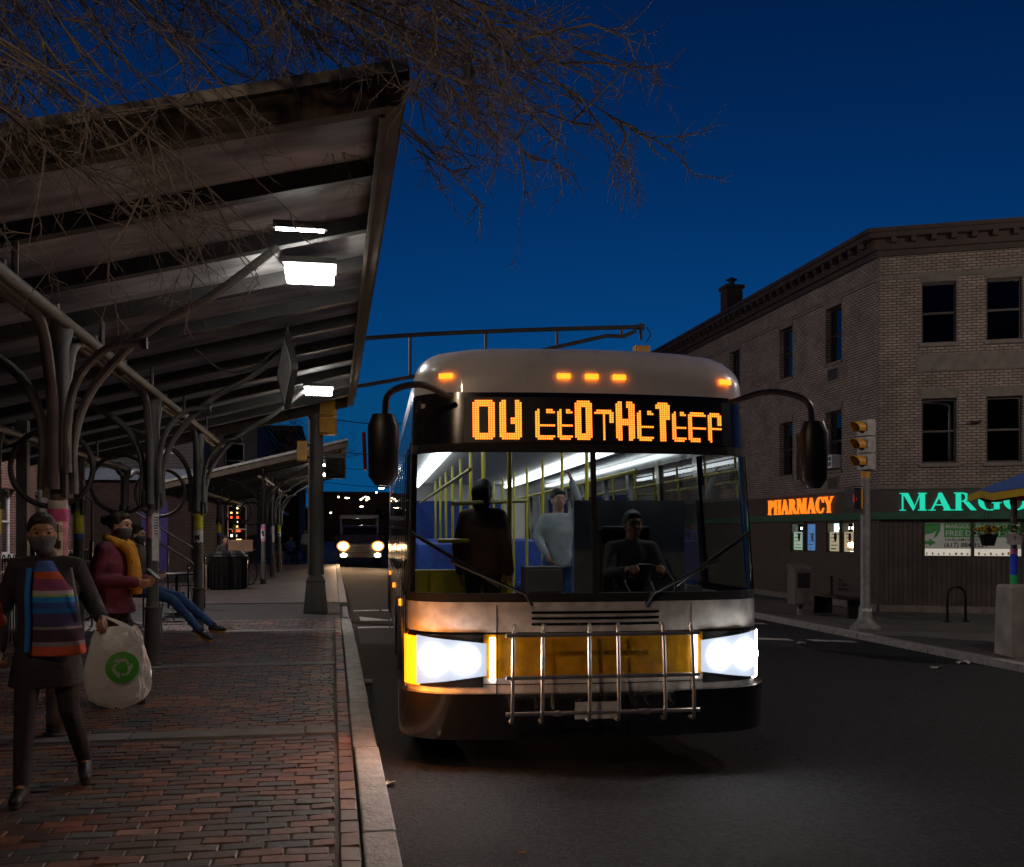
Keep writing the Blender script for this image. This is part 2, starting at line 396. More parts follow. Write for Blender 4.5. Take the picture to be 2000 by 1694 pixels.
# flush crossing and far pavement
M['paver_far'] = brickmat('far_pavers', (.05, .036, .033), (.085, .068, .064), (.02, .018, .017), .208, .105, 'xy', .008, .5, .6)
strip('crossing_slab', [-5, -1.5, .14], lambda x: .128, 17.0, 21.0, M['asphalt_patch'])
strip('far_pavement', [-5, .13], lambda x: .14, 21.0, 160, M['paver_far'])
strip('plaza_paving', [-60, -5.0], lambda x: .135, 3.0, 160, M['asphalt_patch'])
kb = MB(); y = 1.0
while y < 90:
    L = rnd.uniform(1.6, 2.4)
    low = 16.6 < y < 20.6
    if y < 16.9 < y+L: L = 16.9-y
    if low and y+L > 20.9: L = 20.9-y
    L = max(L, .4)
    z1 = .05 if low else .146+rnd.uniform(-.004, .004); dx = rnd.uniform(-.006, .006)
    kb.bb(.14+dx, .305+dx, y, y+L-.012, -.1, z1)
    y += L
tag(kb.build('kerb', M['granite'], bevel=.012), kind='structure')
# right pavement + kerb
strip('side_pavement', [10.16, 60], lambda x: RS, -20, 80, M['concrete'])
vs = MB(); vs.bb(10.35, 11.9, 10.5, 14.8, RS-.05, RS+.004)
M['paver_side'] = brickmat('side_pavers', (.13, .06, .045), (.10, .05, .04), (.05, .045, .04), .208, .105, 'xy', .008, .4, .7)
tag(vs.build('brick_panel', M['paver_side']), kind='structure')
kb = MB(); y = -12
while y < 70:
    L = rnd.uniform(1.6, 2.4); kb.bb(10.0, 10.16, y, y+L-.012, -.7, RS+.003); y += L
tag(kb.build('side_kerb', M['granite'], bevel=.012), kind='structure')

# ================================================================== CANOPIES
def rz(X): return 4.0-.25*(.39-X)
def wrap(b, c, r, a0, a1, z0, z1, n=10, tear=0):
    vs = []
    for i in range(n+1):
        a = a0+(a1-a0)*i/n
        for z in (z0+(rnd.uniform(-tear, tear) if tear else 0), z1+(rnd.uniform(-tear, tear) if tear else 0)):
            for rr in (r, r+.0015): vs.append((c[0]+rr*math.cos(a), c[1]+rr*math.sin(a), z))
    fs = []
    for i in range(n):
        p = i*4; q = p+4
        fs += [(p+1, q+1, q+3, p+3), (p, p+2, q+2, q), (p, q, q+1, p+1), (p+2, p+3, q+3, q+2)]
    b.add(vs, fs)
M['roof_sheet'] = mat('translucent_roof_sheet', (.42, .41, .41), .6, noise=.85, scale=2.2, bump=.15, bscale=4, trans=.4, stretch=(.6, 2, 1))
def curve(pts, n=5):
    """Catmull-Rom smoothing"""
    P = [Vector(p) for p in pts]; P = [P[0]*2-P[1]]+P+[P[-1]*2-P[-2]]; out = []
    for i in range(1, len(P)-2):
        for k in range(n):
            t = k/n; a, b_, c, d = P[i-1:i+3]
            out.append(.5*((2*b_)+(-a+c)*t+(2*a-5*b_+4*c-d)*t*t+(-a+3*b_-3*c+d)*t**3))
    out.append(P[-2]); return out
def make_canopy(label, Y0, Y1, row1, row2, group, detail=True):
    t = thing('bus_canopy', label, 'canopy', (-1.97, Y0, SW), group=group)
    ox, oy, oz = 1.97, -Y0, -SW
    L = lambda p: (p[0]+ox, p[1]+oy, p[2]+oz)
    XR, XL = .39, -5.0
    def slab(b, x0, x1, y0, y1, d0, d1):   # sloped box following the roof plane
        vs = [L((x, y_, rz(x)+d)) for d in (d0, d1) for y_ in (y0, y1) for x in (x0, x1)]
        b.add(vs, [(0,2,3,1),(4,5,7,6),(0,1,5,4),(2,6,7,3),(0,4,6,2),(1,3,7,5)])
    b = MB(); slab(b, XL, XR-.1, Y0+.1, Y1-.1, .165, .185); b.build('roof_sheet', M['roof_sheet'], t)
    b = MB(); b.bb(XR-.11+ox, XR-.01+ox, 0, Y1-Y0, 3.98+oz, 4.17+oz)
    b.bb(XR-.015+ox, XR+.03+ox, 0, Y1-Y0, 4.13+oz, 4.22+oz)
    b.bb(XR-.13+ox, XR-.1+ox, .1, Y1-Y0-.1, 3.955+oz, 3.985+oz); b.build('fascia', M['fascia'], t, bevel=.004)
    b = MB(); slab(b, XL, XR-.1, Y0, Y0+.1, .0, .17); b.build('end_beam', M['fascia'], t); b = MB(); slab(b, XL, XR+.02, Y0-.03, Y0+.02, .175, .24); b.build('edge_trim', M['galv'], t)
    b = MB(); slab(b, XL, XR-.1, Y1-.1, Y1, -.02, .2); b.build('end_beam', M['fascia'], t)
    k = int(round((Y1-Y0-.2)/1.12)); st = (Y1-Y0)/k
    for i in range(1, k):
        b = MB(); yy = Y0+i*st+rnd.uniform(-.02, .02); slab(b, XL, XR-.12, yy-.04, yy+.04, .055, .164)
        slab(b, XL, XR-.12, yy-.05, yy+.05, .04, .055); b.build('purlin', M['steel_dark'], t)
    for bx, rows in ((-1.97, row1), (-3.6, row2)):
        b = MB()
        for dx, dz in ((-.07, -.27), (.07, -.27)):
            b.tube([L((bx+dx, Y0+.5, rz(bx)+dz)), L((bx+dx, Y1-.5, rz(bx)+dz))], .045, 10)
        for i in range(1, k, 2):
            yb = Y0+i*st; b.tube([L((bx, yb, rz(bx)-.24)), L((bx, yb, rz(bx)+.05))], .022, 6)
        yy = Y0+.7
        while yy < Y1-.6:
            b.tube([L((bx-.07, yy, rz(bx)-.27)), L((bx-.07, yy, rz(bx)-.2))], .03, 8); b.tube([L((bx+.07, yy, rz(bx)-.27)), L((bx+.07, yy, rz(bx)-.2))], .03, 8)
            b.bb(bx-.1+ox, bx+.1+ox, yy-.03+oy, yy+.03+oy, rz(bx)-.29+oz, rz(bx)-.24+oz)
            yy += 1.12
        b.build('beam', M['pole_brown'], t, smooth=True)
        for pi, py in enumerate(rows):
            main = bx > -3; H = rz(bx)-.32; c = L((bx, py, 0)); r0 = .065
            b = MB(); b.tube([(c[0], c[1], 0), (c[0], c[1], 2.0+oz), (c[0], c[1], 2.05+oz), (c[0], c[1], H+oz-.12), (c[0], c[1], H+oz-.02), (c[0], c[1], H+oz+.08)], [r0, r0, .075, .075, .1, .1], 18)
            for a in range(4):
                b.box((c[0]+.09*math.cos(a*1.571+.78), c[1]+.09*math.sin(a*1.571+.78), 1.98+oz), (.05, .02, .22), a*1.571+.78)
            p = b.build('post', M['steel_grey'] if main else M['steel_dark'], t, smooth=True)
            b = MB(); b.lathe((c[0], c[1], 0), [(.1, 0), (.1, .02), (.082, .03), (.08, .62), (.09, .625), (.09, .65), (.067, .66)], 18)
            b.build('sleeve', M['pole_brown'], p, smooth=True)
            if detail:
                def arm(pts, r=.036, n=9):
                    q = MB(); q.tube(curve([L(v) for v in pts], 5), r, n); q.build('brace', M['steel_grey'] if main else M['steel_dark'], p, smooth=True)
                zb = rz(bx)-.27; q = .11
                for s in (-1, 1):
                    arm([(bx, py+s*q, 1.93), (bx, py+s*q, 2.35), (bx, py+s*(q+.06), 2.62), (bx, py+s*(q+.3), zb-.1), (bx, py+s*(q+.75), zb+.0), (bx, py+s*(q+1.5), zb)], .04)
                if main:
                    for dy, zz in ((0, 1.9),):
                        e = dy*6
                        arm([(bx+q, py+dy, zz), (bx+q, py+dy, 2.3), (bx+q+.13, py+dy*1.5, 2.68), (bx+q+.5, py+dy*2+e*.2, 3.1), (bx+q+.95, py+dy*2+e*.5, 3.38), (bx+q+1.45, py+dy*2+e, rz(bx+q+1.45)-.015)], .032)
                    arm([(bx+.09, py-.1, 2.05), (bx+.09, py-.1, 2.4), (bx+.16, py-.12, 2.72), (bx+.36, py-.12, 2.95), (bx+.6, py-.12, 3.0)], .03)
                    f = MB(); f.tube([L((bx+.6, py-.12, 3.0)), L((bx+.64, py-.12, 3.0))], .045, 14); f.build('flange', M['steel_dark'], p)
                    arm([(bx-q, py, 1.93), (bx-q, py, 2.4), (bx-q-.15, py, 2.75), (bx-q-.5, py, 3.0), (bx-q-.9, py, rz(bx-q-.9)-.01)], .036)
                else:
                    for k2 in range(1):
                        f = MB(); cx = bx+.6; cz = 2.32; f.tube([L((cx+.42*math.cos(a*math.pi/14), py-.05, cz+.42*math.sin(a*math.pi/14))) for a in range(29)], .03, 8, cap=False)
                        f.build('ring', M['steel_dark'], p, smooth=True)
            yield_post(main, pi, p, c, oz, detail)
    return t
def yield_post(main, pi, p, c, oz, detail):
    A = -math.pi/2+.2
    def wr(m, r, a0, a1, z0, z1, name='poster', tear=0):
        b = MB(); wrap(b, c, r, A+a0, A+a1, z0+oz, z1+oz, tear=tear); return b.build(name, m, p)
    if not main:
        wr(M['poster_yellow'], .067, -1.6, 1.6, 1.60, 1.95, 'wrap'); wr(M['poster_blue'], .067, -.9, 1.3, 1.52, 1.596, 'wrap'); return
    if detail and pi == 0:
        wr(M['poster_white'], .067, -1.4, 1.4, 1.78, 1.855, tear=.008)
        wr(M['poster_pink'], .0695, -1.5, 1.5, 1.70, 1.79)
        wr(M['poster_rose'], .0665, -1.3, 1.5, 1.36, 1.70, tear=.01); wr(M['poster_white'], .069, -1.5, .5, 1.45, 1.695, tear=.006)
        wr(M['poster_ink'], .0715, -.9, .1, 1.56, 1.67, tear=.015); wr(M['poster_ink'], .0715, -.5, .3, 1.50, 1.56, tear=.01)
        for k in range(4): wr(M['poster_ink'], .072, .15, .45, 1.66-k*.012, 1.665-k*.012, 'print')
    elif detail and pi == 1:
        wr(M['poster_rose'], .067, -1.5, .2, 1.56, 1.80, tear=.01); wr(M['poster_white'], .0685, -.1, 1.4, 1.3, 1.83, tear=.02)
        for k in range(7): wr(M['poster_ink'], .0705, .2, .9, 1.78-k*.03, 1.79-k*.03, 'print')
    elif detail:
        wr(M['poster_yellow'], .068, -1.5, 1.5, 1.66, 1.9); wr(M['poster_white'], .067, -1.5, 1.5, 1.47, 1.655, tear=.02)
        wr(M['poster_ink'], .069, -.8, .2, 1.5, 1.58, tear=.02)
    else:
        wr(M['poster_yellow'] if pi == 2 else M['poster_white'], .068, -1.5, 1.5, 1.6, 1.9); 
        if pi != 2: wr(M['poster_ink'], .07, -.6, .4, 1.65, 1.85, 'print', .03)
make_canopy('long sloping bus stop canopy with dark purlins over the brick pavement', 5.42, 18.4, [7.58, 11.35, 15.1], [11.35, 14.9, 18.1], 'sloping bus stop canopies')
make_canopy('smaller-looking far canopy further down the pavement beyond the tall dark pole', 27.5, 42, [26.9+2, 31.1+2, 35.3+2], [32.5, 37.5], 'sloping bus stop canopies', detail=True)
M['lamp_lens'] = emis('lit_lamp_lens', (1, .97, .9), 40)
def ceiling_lamp(loc, w_, d_, label, ty=0, drop=0):
    t = thing('canopy_lamp', label, 'ceiling lamp', loc, 0, 'lamps under the canopies')
    b = MB(); b.bb(-w_/2-.02, w_/2+.02, -d_/2-.02, d_/2+.02, 0, .05)
    if drop: b.tube([(0, 0, .04), (0, 0, drop)], .012, 8)
    b.build('housing', M['steel_grey'], t)
    b = MB(); hh = .09 if d_ > .1 else .016; b.bb(-w_/2, w_/2, -d_/2, d_/2, -hh, -.001)
    b.build('lens', M['lamp_lens'], t, bevel=.015 if d_ > .1 else 0); t.rotation_euler = (ty, 0, 0); return t
ceiling_lamp((-.23, 7.15, 3.80), .34, .02, 'thin bright lamp sliver, nearest of the canopy lamps, seen edge on')
ceiling_lamp((-.19, 8.45, 3.86), .4, .36, 'large square lit lamp under the near canopy, biggest of the lamps')
ceiling_lamp((-.21, 15.0, 3.80), .4, .32, 'lit lamp near the far end of the near canopy')
ceiling_lamp((-.3, 31.5, 3.78), .34, .34, 'upper of the two small white lamps seen beside the tall dark pole')
ceiling_lamp((-.28, 36.5, 3.78), .4, .4, 'lower of the two small white lamps seen beside the tall dark pole')
# hanging diamond sign, nearly edge on, with its bracket
t = thing('diamond_sign', 'diamond shaped sign seen nearly edge on, hanging under the near canopy', 'sign', (-.47, 10.5, 3.32), R(-72))
b = MB(); fn = lambda x, y, d: (x, d, y)
dia = [(0, -.41), (.3, -.03), (.3, .03), (0, .41), (-.3, .03), (-.3, -.03)]
b.prism(dia, fn, -.03, .03); b.build('frame', M['steel_dark'], t)
for s in (-1, 1):
    b = MB(); b.prism([(x*.86, y*.86) for x, y in dia], fn, s*.031, s*.034); b.build('face', M['poster_white'], t)
b = MB(); b.tube([(0, 0, .4), (0, 0, .5)], .015); b.build('hanger', M['steel_dark'], t)
b = MB(); b.tube(curve([(-.1, -.03, .3), (-.25, -.3, .05), (-.3, -.6, -.0), (-.25, -.9, .2)], 5), .01, 6); b.build('cable', M['steel_dark'], t)
# ================================================================== BUILDINGS
M['brick_tan'] = brickmat('tan_brick', (.34, .285, .25), (.25, .205, .18), (.07, .06, .055), .2, .068, 'xz', .012, .5)
M['brick_red'] = brickmat('red_brick', (.16, .055, .04), (.10, .04, .032), (.22, .2, .19), .2, .068, 'xz', .008, .4)
M['brick_dark'] = brickmat('dark_brick', (.07, .035, .028), (.05, .025, .02), (.06, .055, .05), .2, .068, 'xz', .008, .4)
M['stone'] = mat('grey_stone', (.16, .145, .13), .8, noise=.25, scale=5, bump=.2)
M['cornice'] = mat('dark_cornice', (.045, .03, .026), .6, noise=.3, scale=3)
M['siding_v'] = brickmat('vertical_siding', (.07, .058, .048), (.055, .045, .038), (.015, .012, .01), .11, 30, 'xz', .008, .6, offset=0)
M['clapboard'] = brickmat('grey_clapboard', (.11, .10, .105), (.10, .09, .095), (.02, .02, .02), 40, .12, 'xz', .008, .6)
M['storefront'] = mat('dark_storefront_panel', (.05, .04, .034), .6, noise=.3, scale=3)
M['green_band'] = mat('green_awning_band', (.015, .10, .055), .6, noise=.25, scale=3)
M['backing'] = mat('sky_reflection_backing', (.10, .13, .22), .8, noise=.15, scale=3)  # navy puts the sky reflection of the panes into this backing
M['shade'] = mat('roller_shade', (.22, .21, .20), .85, noise=.2, scale=3, stretch=(6, 1, 1))
def facade(parent, o, ang, wd, z0, z1, holes, m, name='wall', inset=.14):
    """wall with real openings; x along the wall, y inwards"""
    xs = sorted({0, wd, *[h[0] for h in holes], *[h[1] for h in holes]}); zs = sorted({z0, z1, *[h[2] for h in holes], *[h[3] for h in holes]})
    b = MB()
    for i in range(len(xs)-1):
        for j in range(len(zs)-1):
            cx = (xs[i]+xs[i+1])/2; cz = (zs[j]+zs[j+1])/2
            if any(h[0] < cx < h[1] and h[2] < cz < h[3] for h in holes): continue
            b.add([(xs[i], 0, zs[j]), (xs[i+1], 0, zs[j]), (xs[i+1], 0, zs[j+1]), (xs[i], 0, zs[j+1])], [(0, 1, 2, 3)])
    for a, c, d, e in [q_[:4] for q_ in holes]:
        b.add([(a, 0, d), (c, 0, d), (c, 0, e), (a, 0, e), (a, inset+.1, d), (c, inset+.1, d), (c, inset+.1, e), (a, inset+.1, e)], [(0, 4, 5, 1), (1, 5, 6, 2), (2, 6, 7, 3), (3, 7, 4, 0)])
    return b.build(name, m, parent, loc=o, rz=ang)
def window(parent, o, ang, h, fm, inset=.14, pane=None,  sash=True, sill=None, lintel=None, backing=None, lab=None):
    a, c, d, e = h[:4]; f = .05; b = MB()
    b.bb(a+.001, a+f, inset, inset+.06, d, e); b.bb(c-f, c-.001, inset, inset+.06, d, e); b.bb(a+f, c-f, inset, inset+.06, d, d+f); b.bb(a+f, c-f, inset, inset+.06, e-f, e)
    if sash: b.bb(a+f, c-f, inset-.01, inset+.055, (d+e)/2-.025, (d+e)/2+.025)
    w_ = b.build('window', fm, parent, loc=o, rz=ang)
    if lab: w_['label'] = lab
    g = MB(); g.bb(a+f, c-f, inset+.03, inset+.036, d+f, e-f); g.build('pane', pane or M['glass_dark'], w_)
    r_ = MB(); dp_ = .12 if backing is M['backing'] else .5; r_.bb(a+.01, c-.01, inset+dp_, inset+dp_+.02, d-.1, e+.1); r_.build('interior', backing or M['room'], w_)
    if backing is M['backing']:
        rq = random.Random(int(a*97+d*13)); s = MB(); hq = rq.choice((.15, .35, .5, .8)); s.bb(a+.05, c-.05, inset+.07, inset+.075, e-(e-d)*hq, e); s.build('roller_shade', M['shade'], w_)
    if sill: s = MB(); s.bb(a-.06, c+.06, -.05, inset, d-.09, d-.002); s.build('sill', sill, w_)
    if lintel: s = MB(); s.prism([(a-.02, e+.002), (c+.02, e+.002), (c+.1, e+.25), (a-.1, e+.25)], lambda x, y, d_: (x, d_, y), -.025, .02); s.build('lintel', lintel, w_)
    return w_
# ---- corner building with the pharmacy
PA = Vector((13.26, 21.96)); G0 = RS
ph = thing('pharmacy_building', 'three storey tan brick corner building with dark cornice and green awning band', 'building', (PA.x, PA.y, G0))
ZR = 8.78-G0; H2 = (4.88-G0, 3.30-G0); H3 = (7.72-G0, 6.23-G0); ZS = 2.74-G0
angR = math.atan2(-.426, .905)
right_h = []
for t0 in (.97, 2.42, 4.6, 6.05):
    right_h += [(t0, t0+.8, H2[1], H2[0]), (t0, t0+.8, H3[1], H3[0])]
facade(ph, (0, 0, 0), angR, 9, ZS, ZR, right_h, M['brick_tan'])
for h in right_h: window(ph, (0, 0, 0), angR, h, M['dark_frame'], sill=M['stone'], lintel=M['stone'], backing=M['backing'])
# left facade: local x runs towards the corner, so it starts at the far end
LW = 16.0; oL = (0, LW, 0); aL = -math.pi/2
left_h = []
for yy in (23.75, 26.55, 30.3, 33.4, 35.6):
    d = yy-PA.y; a = LW-d-.87; left_h += [(a, a+.85, H2[1], H2[0]), (a, a+.85, H3[1]-.03, H3[0]-.03)]
facade(ph, oL, aL, LW, ZS, ZR, left_h, M['brick_tan'])
for h in left_h: window(ph, oL, aL, h, M['dark_frame'], sill=M['stone'], lintel=M['stone'], backing=M['backing'])
# ground floor
dispR = [(1.0, 3.25, 1.0-G0, 1.90-G0), (4.6, 6.8, 1.0-G0, 1.9-G0)]
facade(ph, (0, 0, 0), angR, 9, .16, ZS, dispR, M['siding_v'], 'storefront_wall')
pharm_w = [(LW-(y1_-PA.y), LW-(y0_-PA.y), 1.07-G0, 1.9-G0) for y0_, y1_ in ((23.17, 23.83), (23.9, 24.6), (25.2, 25.85), (25.95, 26.7))]
facade(ph, oL, aL, LW, .16, ZS, pharm_w, M['storefront'], 'storefront_wall')
b = MB(); b.box((4.5*.905, -4.5*.426, .08), (9.0, .12, .16), angR); b.bb(-.06, .06, 0.06, LW, 0, .16); b.build('base_course', M['stone'], ph)
# roof and hidden walls
b = MB(); P2 = [(0, 0), (9*.905, -9*.426), (9*.905+9, -3.8+8), (9*.905+9, LW), (0, LW)]
b.prism(P2, lambda x, y, d: (x, y, d), ZR+.1, ZR+.2); b.build('roof', M['asphalt_patch'], ph)
b = MB()
for i in (1, 2, 3):
    p, q = Vector(P2[i]), Vector(P2[i+1]); m_ = (p+q)/2; dd = q-p; b.box((m_.x, m_.y, ZR/2), (dd.length, .2, ZR), math.atan2(dd.y, dd.x))
b.build('rear_wall', M['brick_tan'], ph)
# cornice: fascia, soffit blocks and crown, mitred round the corner
def band(b, z0, z1, proj, inn=-.02):
    # offset polyline round the corner
    n1 = Vector((-1, 0)); n2 = Vector((math.sin(angR), -math.cos(angR)))
    mit = (n1+n2).normalized()/math.cos(n1.angle(n2)/2)
    for z in (0,):
        po = [Vector((0, LW))+n1*proj, mit*proj, Vector((9*.905, -9*.426))+n2*proj]
        pi_ = [Vector((0, LW))+n1*inn, mit*inn, Vector((9*.905, -9*.426))+n2*inn]
        vs = [(p.x, p.y, zz) for zz in (z0, z1) for p in po+pi_]
        b.add(vs, [(0, 1, 7, 6), (1, 2, 8, 7), (3, 9, 10, 4), (4, 10, 11, 5), (0, 3, 4, 1), (1, 4, 5, 2), (6, 7, 10, 9), (7, 8, 11, 10), (0, 6, 9, 3), (2, 5, 11, 8)])
b = MB(); band(b, ZR+.0, ZR+.12, .42); band(b, ZR+.12, ZR+.22, .48); band(b, ZR-.25, ZR-.001, .2); band(b, ZR-.38, ZR-.251, .1); cor = b.build('cornice', M['cornice'], ph)
for i in range(36):
    t_ = .3+i*.45
    if t_ < LW: MB().box((-.3, t_, ZR-.062), (.19, .12, .12)).build('cornice_block', M['cornice'], cor)
    if t_ < 9: MB().box((t_*.905-.3*.426*1, -t_*.426-.3*.905, ZR-.062), (.12, .19, .12), angR).build('cornice_block', M['cornice'], cor)
b = MB(); band(b, ZR-.95, ZR-.88, .035); band(b, ZR-.86, ZR-.83, .02); b.build('string_course', M['stone'], ph)
b = MB(); band(b, ZS-.06, ZS+.02, .06); b.build('belt_course', M['stone'], ph)
b = MB(); band(b, ZS-.62, ZS-.06, .03); b.build('sign_board', M['storefront'], ph)
b = MB(); band(b, ZS-.80, ZS-.62, .12); b.build('green_band', M['green_band'], ph)
b = MB()
for i in range(42):
    z = ZS+.03+i*.136
    if z+.068 > ZR-.4: break
    b.box((.0, .0, z+.034), (.1, .1, .066), -.22)
b.build('corner_brick', M['brick_tan'], ph)
b = MB(); b.box((2.1*.905-.426*.012, -2.1*.426-.905*.012, 5.75-G0), (2.5, .03, .42), angR); b.build('stone_panel', M['stone'], ph)
# air conditioners and vents on the side wall
def ac(o, ang, x, z):
    b = MB(); b.bb(x-.32, x+.32, -.22, .16, z, z+.36); a = b.build('air_conditioner', M['white_trim'], ph, bevel=.01, loc=o, rz=ang)
    g = MB()
    for k in range(8): g.bb(x-.28, x+.0, -.228, -.221, z+.05+k*.035, z+.065+k*.035)
    g.bb(x+.06, x+.14, -.228, -.221, z+.2, z+.3); g.bb(x+.18, x+.27, -.228, -.221, z+.2, z+.3); g.bb(x+.06, x+.14, -.228, -.221, z+.06, z+.16); g.bb(x+.18, x+.27, -.228, -.221, z+.06, z+.16)
    g.build('grille', M['black'], a)
ac(oL, aL, left_h[0][0]+.42, H2[1]+.03)
for z in (H3[1]-.55, H2[1]-.55):
    b = MB(); x = left_h[0][0]+.12; b.bb(x, x+.6, -.02, .02, z, z+.38); v_ = b.build('wall_vent', M['stone'], ph, loc=oL, rz=aL)
    g = MB()
    for k in range(9): g.bb(x+.05+k*.058, x+.075+k*.058, -.03, -.021, z+.04, z+.34)
    g.build('grille', M['black'], v_)
# security lamp on right facade
b = MB(); X0, Z0 = 2.15, 4.25-G0; b.bb(X0-.04, X0+.04, -.05, 0, Z0-.04, Z0+.04); b.tube([(X0, -.05, Z0), (X0-.12, -.15, Z0+.03)], .03); b.tube([(X0, -.05, Z0), (X0+.12, -.15, Z0+.03)], .035)
b.build('floodlight', M['cornice'], ph, loc=(0, 0, 0), rz=angR)
# display windows, right side: banner with the pharmacy text
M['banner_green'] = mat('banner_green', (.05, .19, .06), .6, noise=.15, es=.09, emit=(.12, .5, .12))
M['banner_white'] = mat('banner_vinyl', (.42, .40, .36), .6, noise=.12, emit=(.9, .85, .75), es=.10)  # both banner colours carry a faint glow in place of light from behind
M['lit_strip'] = emis('lit_shop_counter', (1, .86, .72), .55)
M['ink_grey'] = mat('banner_grey_text', (.10, .09, .08), .6, noise=.1)
for wi, h in enumerate(dispR):
    a, c, d, e = h; mid = (a+c)/2
    b = MB(); f = .05
    b.bb(a, a+f, .03, .1, d, e); b.bb(c-f, c, .03, .1, d, e); b.bb(a+f, c-f, .03, .1, e-f, e); b.bb(a+f, c-f, .03, .1, d, d+f); b.bb(mid-.035, mid+.035, .02, .1, d+f, e-f)
    w_ = b.build('display_window', M['dark_frame'], ph, rz=angR)
    g = MB(); g.bb(a+f, mid-.035, .05, .056, d+f, e-f); g.bb(mid+.035, c-f, .05, .056, d+f, e-f); g.build('pane', glass('shop_glass', (.9, .92, .92), .03, .02), w_)
    r_ = MB(); r_.bb(a+.02, c-.02, .14, .15, d+.22, e-.02); r_.build('banner', M['banner_white'], w_)
    r_ = MB(); r_.bb(a+.02, c-.02, .16, .18, d+.02, d+.24); r_.build('lit_strip', M['lit_strip'], w_)
    q = MB(); q.bb(a+.02, c-.02, .6, .62, d-.2, e+.2); q.build('interior', M['room'], w_)
    if wi: continue
    q = MB()
    q.bb(a+.50, c-.03, .134, .138, d+.50, d+.84); q.build('banner_panel', M['banner_green'], w_)
    # swoosh emblem and arrows
    q = MB(); fn = lambda x, y, dd: (x, dd, y)
    q.prism([(a+.06, d+.84), (a+.42, d+.84), (a+.42, d+.66), (a+.34, d+.52), (a+.26, d+.47), (a+.33, d+.66), (a+.24, d+.60), (a+.06, d+.56)], fn, .134, .138)
    q.prism([(a+.06, d+.33), (a+.16, d+.33), (a+.16, d+.27), (a+.32, d+.37), (a+.16, d+.47), (a+.16, d+.41), (a+.06, d+.41)], fn, .1335, .1375)
    q.prism([(c-.06, d+.33), (c-.2, d+.33), (c-.2, d+.27), (c-.38, d+.37), (c-.2, d+.47), (c-.2, d+.41), (c-.06, d+.41)], fn, .1335, .1375)
    q.build('emblem', M['banner_green'], w_)
    for s, z, sz, mm, x, sx in (("MARGOLIS PHARMACY", .72, .145, M['banner_white'], a+.53, .93), ("FREE DELIVERY", .54, .175, M['banner_white'], a+.53, 1.08), ("HABLAMOS ESPAÑOL", .405, .10, M['ink_grey'], a+.52, 1.12), ("(617) 884-3524", .26, .155, M['poster_ink'], a+.50, 1.0)):
        text(s, sz, .001, 'lettering', mm, w_, (x, .131, d+z), (R(90), 0, 0), sx=sx)
    q = MB(); rr = random.Random(3)
    for k in range(16): xx = a+.1+k*.13; q.bb(xx, xx+rr.uniform(.02, .05), .152, .158, d+.07, d+.07+rr.uniform(.03, .08))
    q.build('goods', M['signal_yellow'], w_)
# lit posters, left side
M['lit_warm'] = emis('lit_shop_interior', (1, .70, .40), 2.2); M['lit_cool'] = emis('lit_shop_interior_cool', (.75, 1, .85), 2.0)
M['tube'] = emis('shop_strip_light', (1, .95, .8), 9); M['poster_dim'] = emis('backlit_poster', (.62, .46, .30), .85); M['poster_dimb'] = emis('backlit_blue_poster', (.14, .30, .66), .7); M['poster_dimc'] = emis('backlit_pale_poster', (.55, .66, .5), .75)
M['poster_red'] = mat('poster_red', (.25, .03, .04), .7)
for k, h in enumerate(pharm_w):
    a, c, d, e = h; b = MB(); f = .04
    b.bb(a, a+f, .03, .1, d, e); b.bb(c-f, c, .03, .1, d, e); b.bb(a+f, c-f, .03, .1, e-f, e); b.bb(a+f, c-f, .03, .1, d, d+f)
    w_ = b.build('display_window', M['dark_frame'], ph, loc=oL, rz=aL)
    g = MB(); g.bb(a+f, c-f, .05, .056, d+f, e-f); g.build('pane', M['glass_bus'], w_)
    q = MB(); q.bb(a+.01, c-.01, .8, .82, d-.3, e+.2); q.build('interior', M['lit_warm'] if k < 2 else M['lit_cool'], w_)
    q = MB(); q.bb(a+.05, c-.05, .3, .34, e-.2, e-.13)
    if k != 2: q.build('strip_light', M['tube'], w_)
    q = MB(); q.bb(a+f, c-f-.02, .09, .095, d+f, e-(.27 if k != 2 else .05)); q.build('poster', (M['poster_dim'], M['poster_dim'], M['poster_dimb'], M['poster_dimc'])[k], w_)
    q = MB(); rr = random.Random(k); 
    for i in range(5): zz = d+.09+i*.1; q.bb(a+.1+rr.uniform(0, .1), c-.14-rr.uniform(0, .2), .082, .087, zz, zz+rr.uniform(.012, .035))
    q.ell(((a+c)/2, .084, d+.42), (.08, .004, .12)); q.build('print', M['poster_red'] if k == 0 else M['poster_ink'] if k in (1, 3) else M['white_trim'], w_)
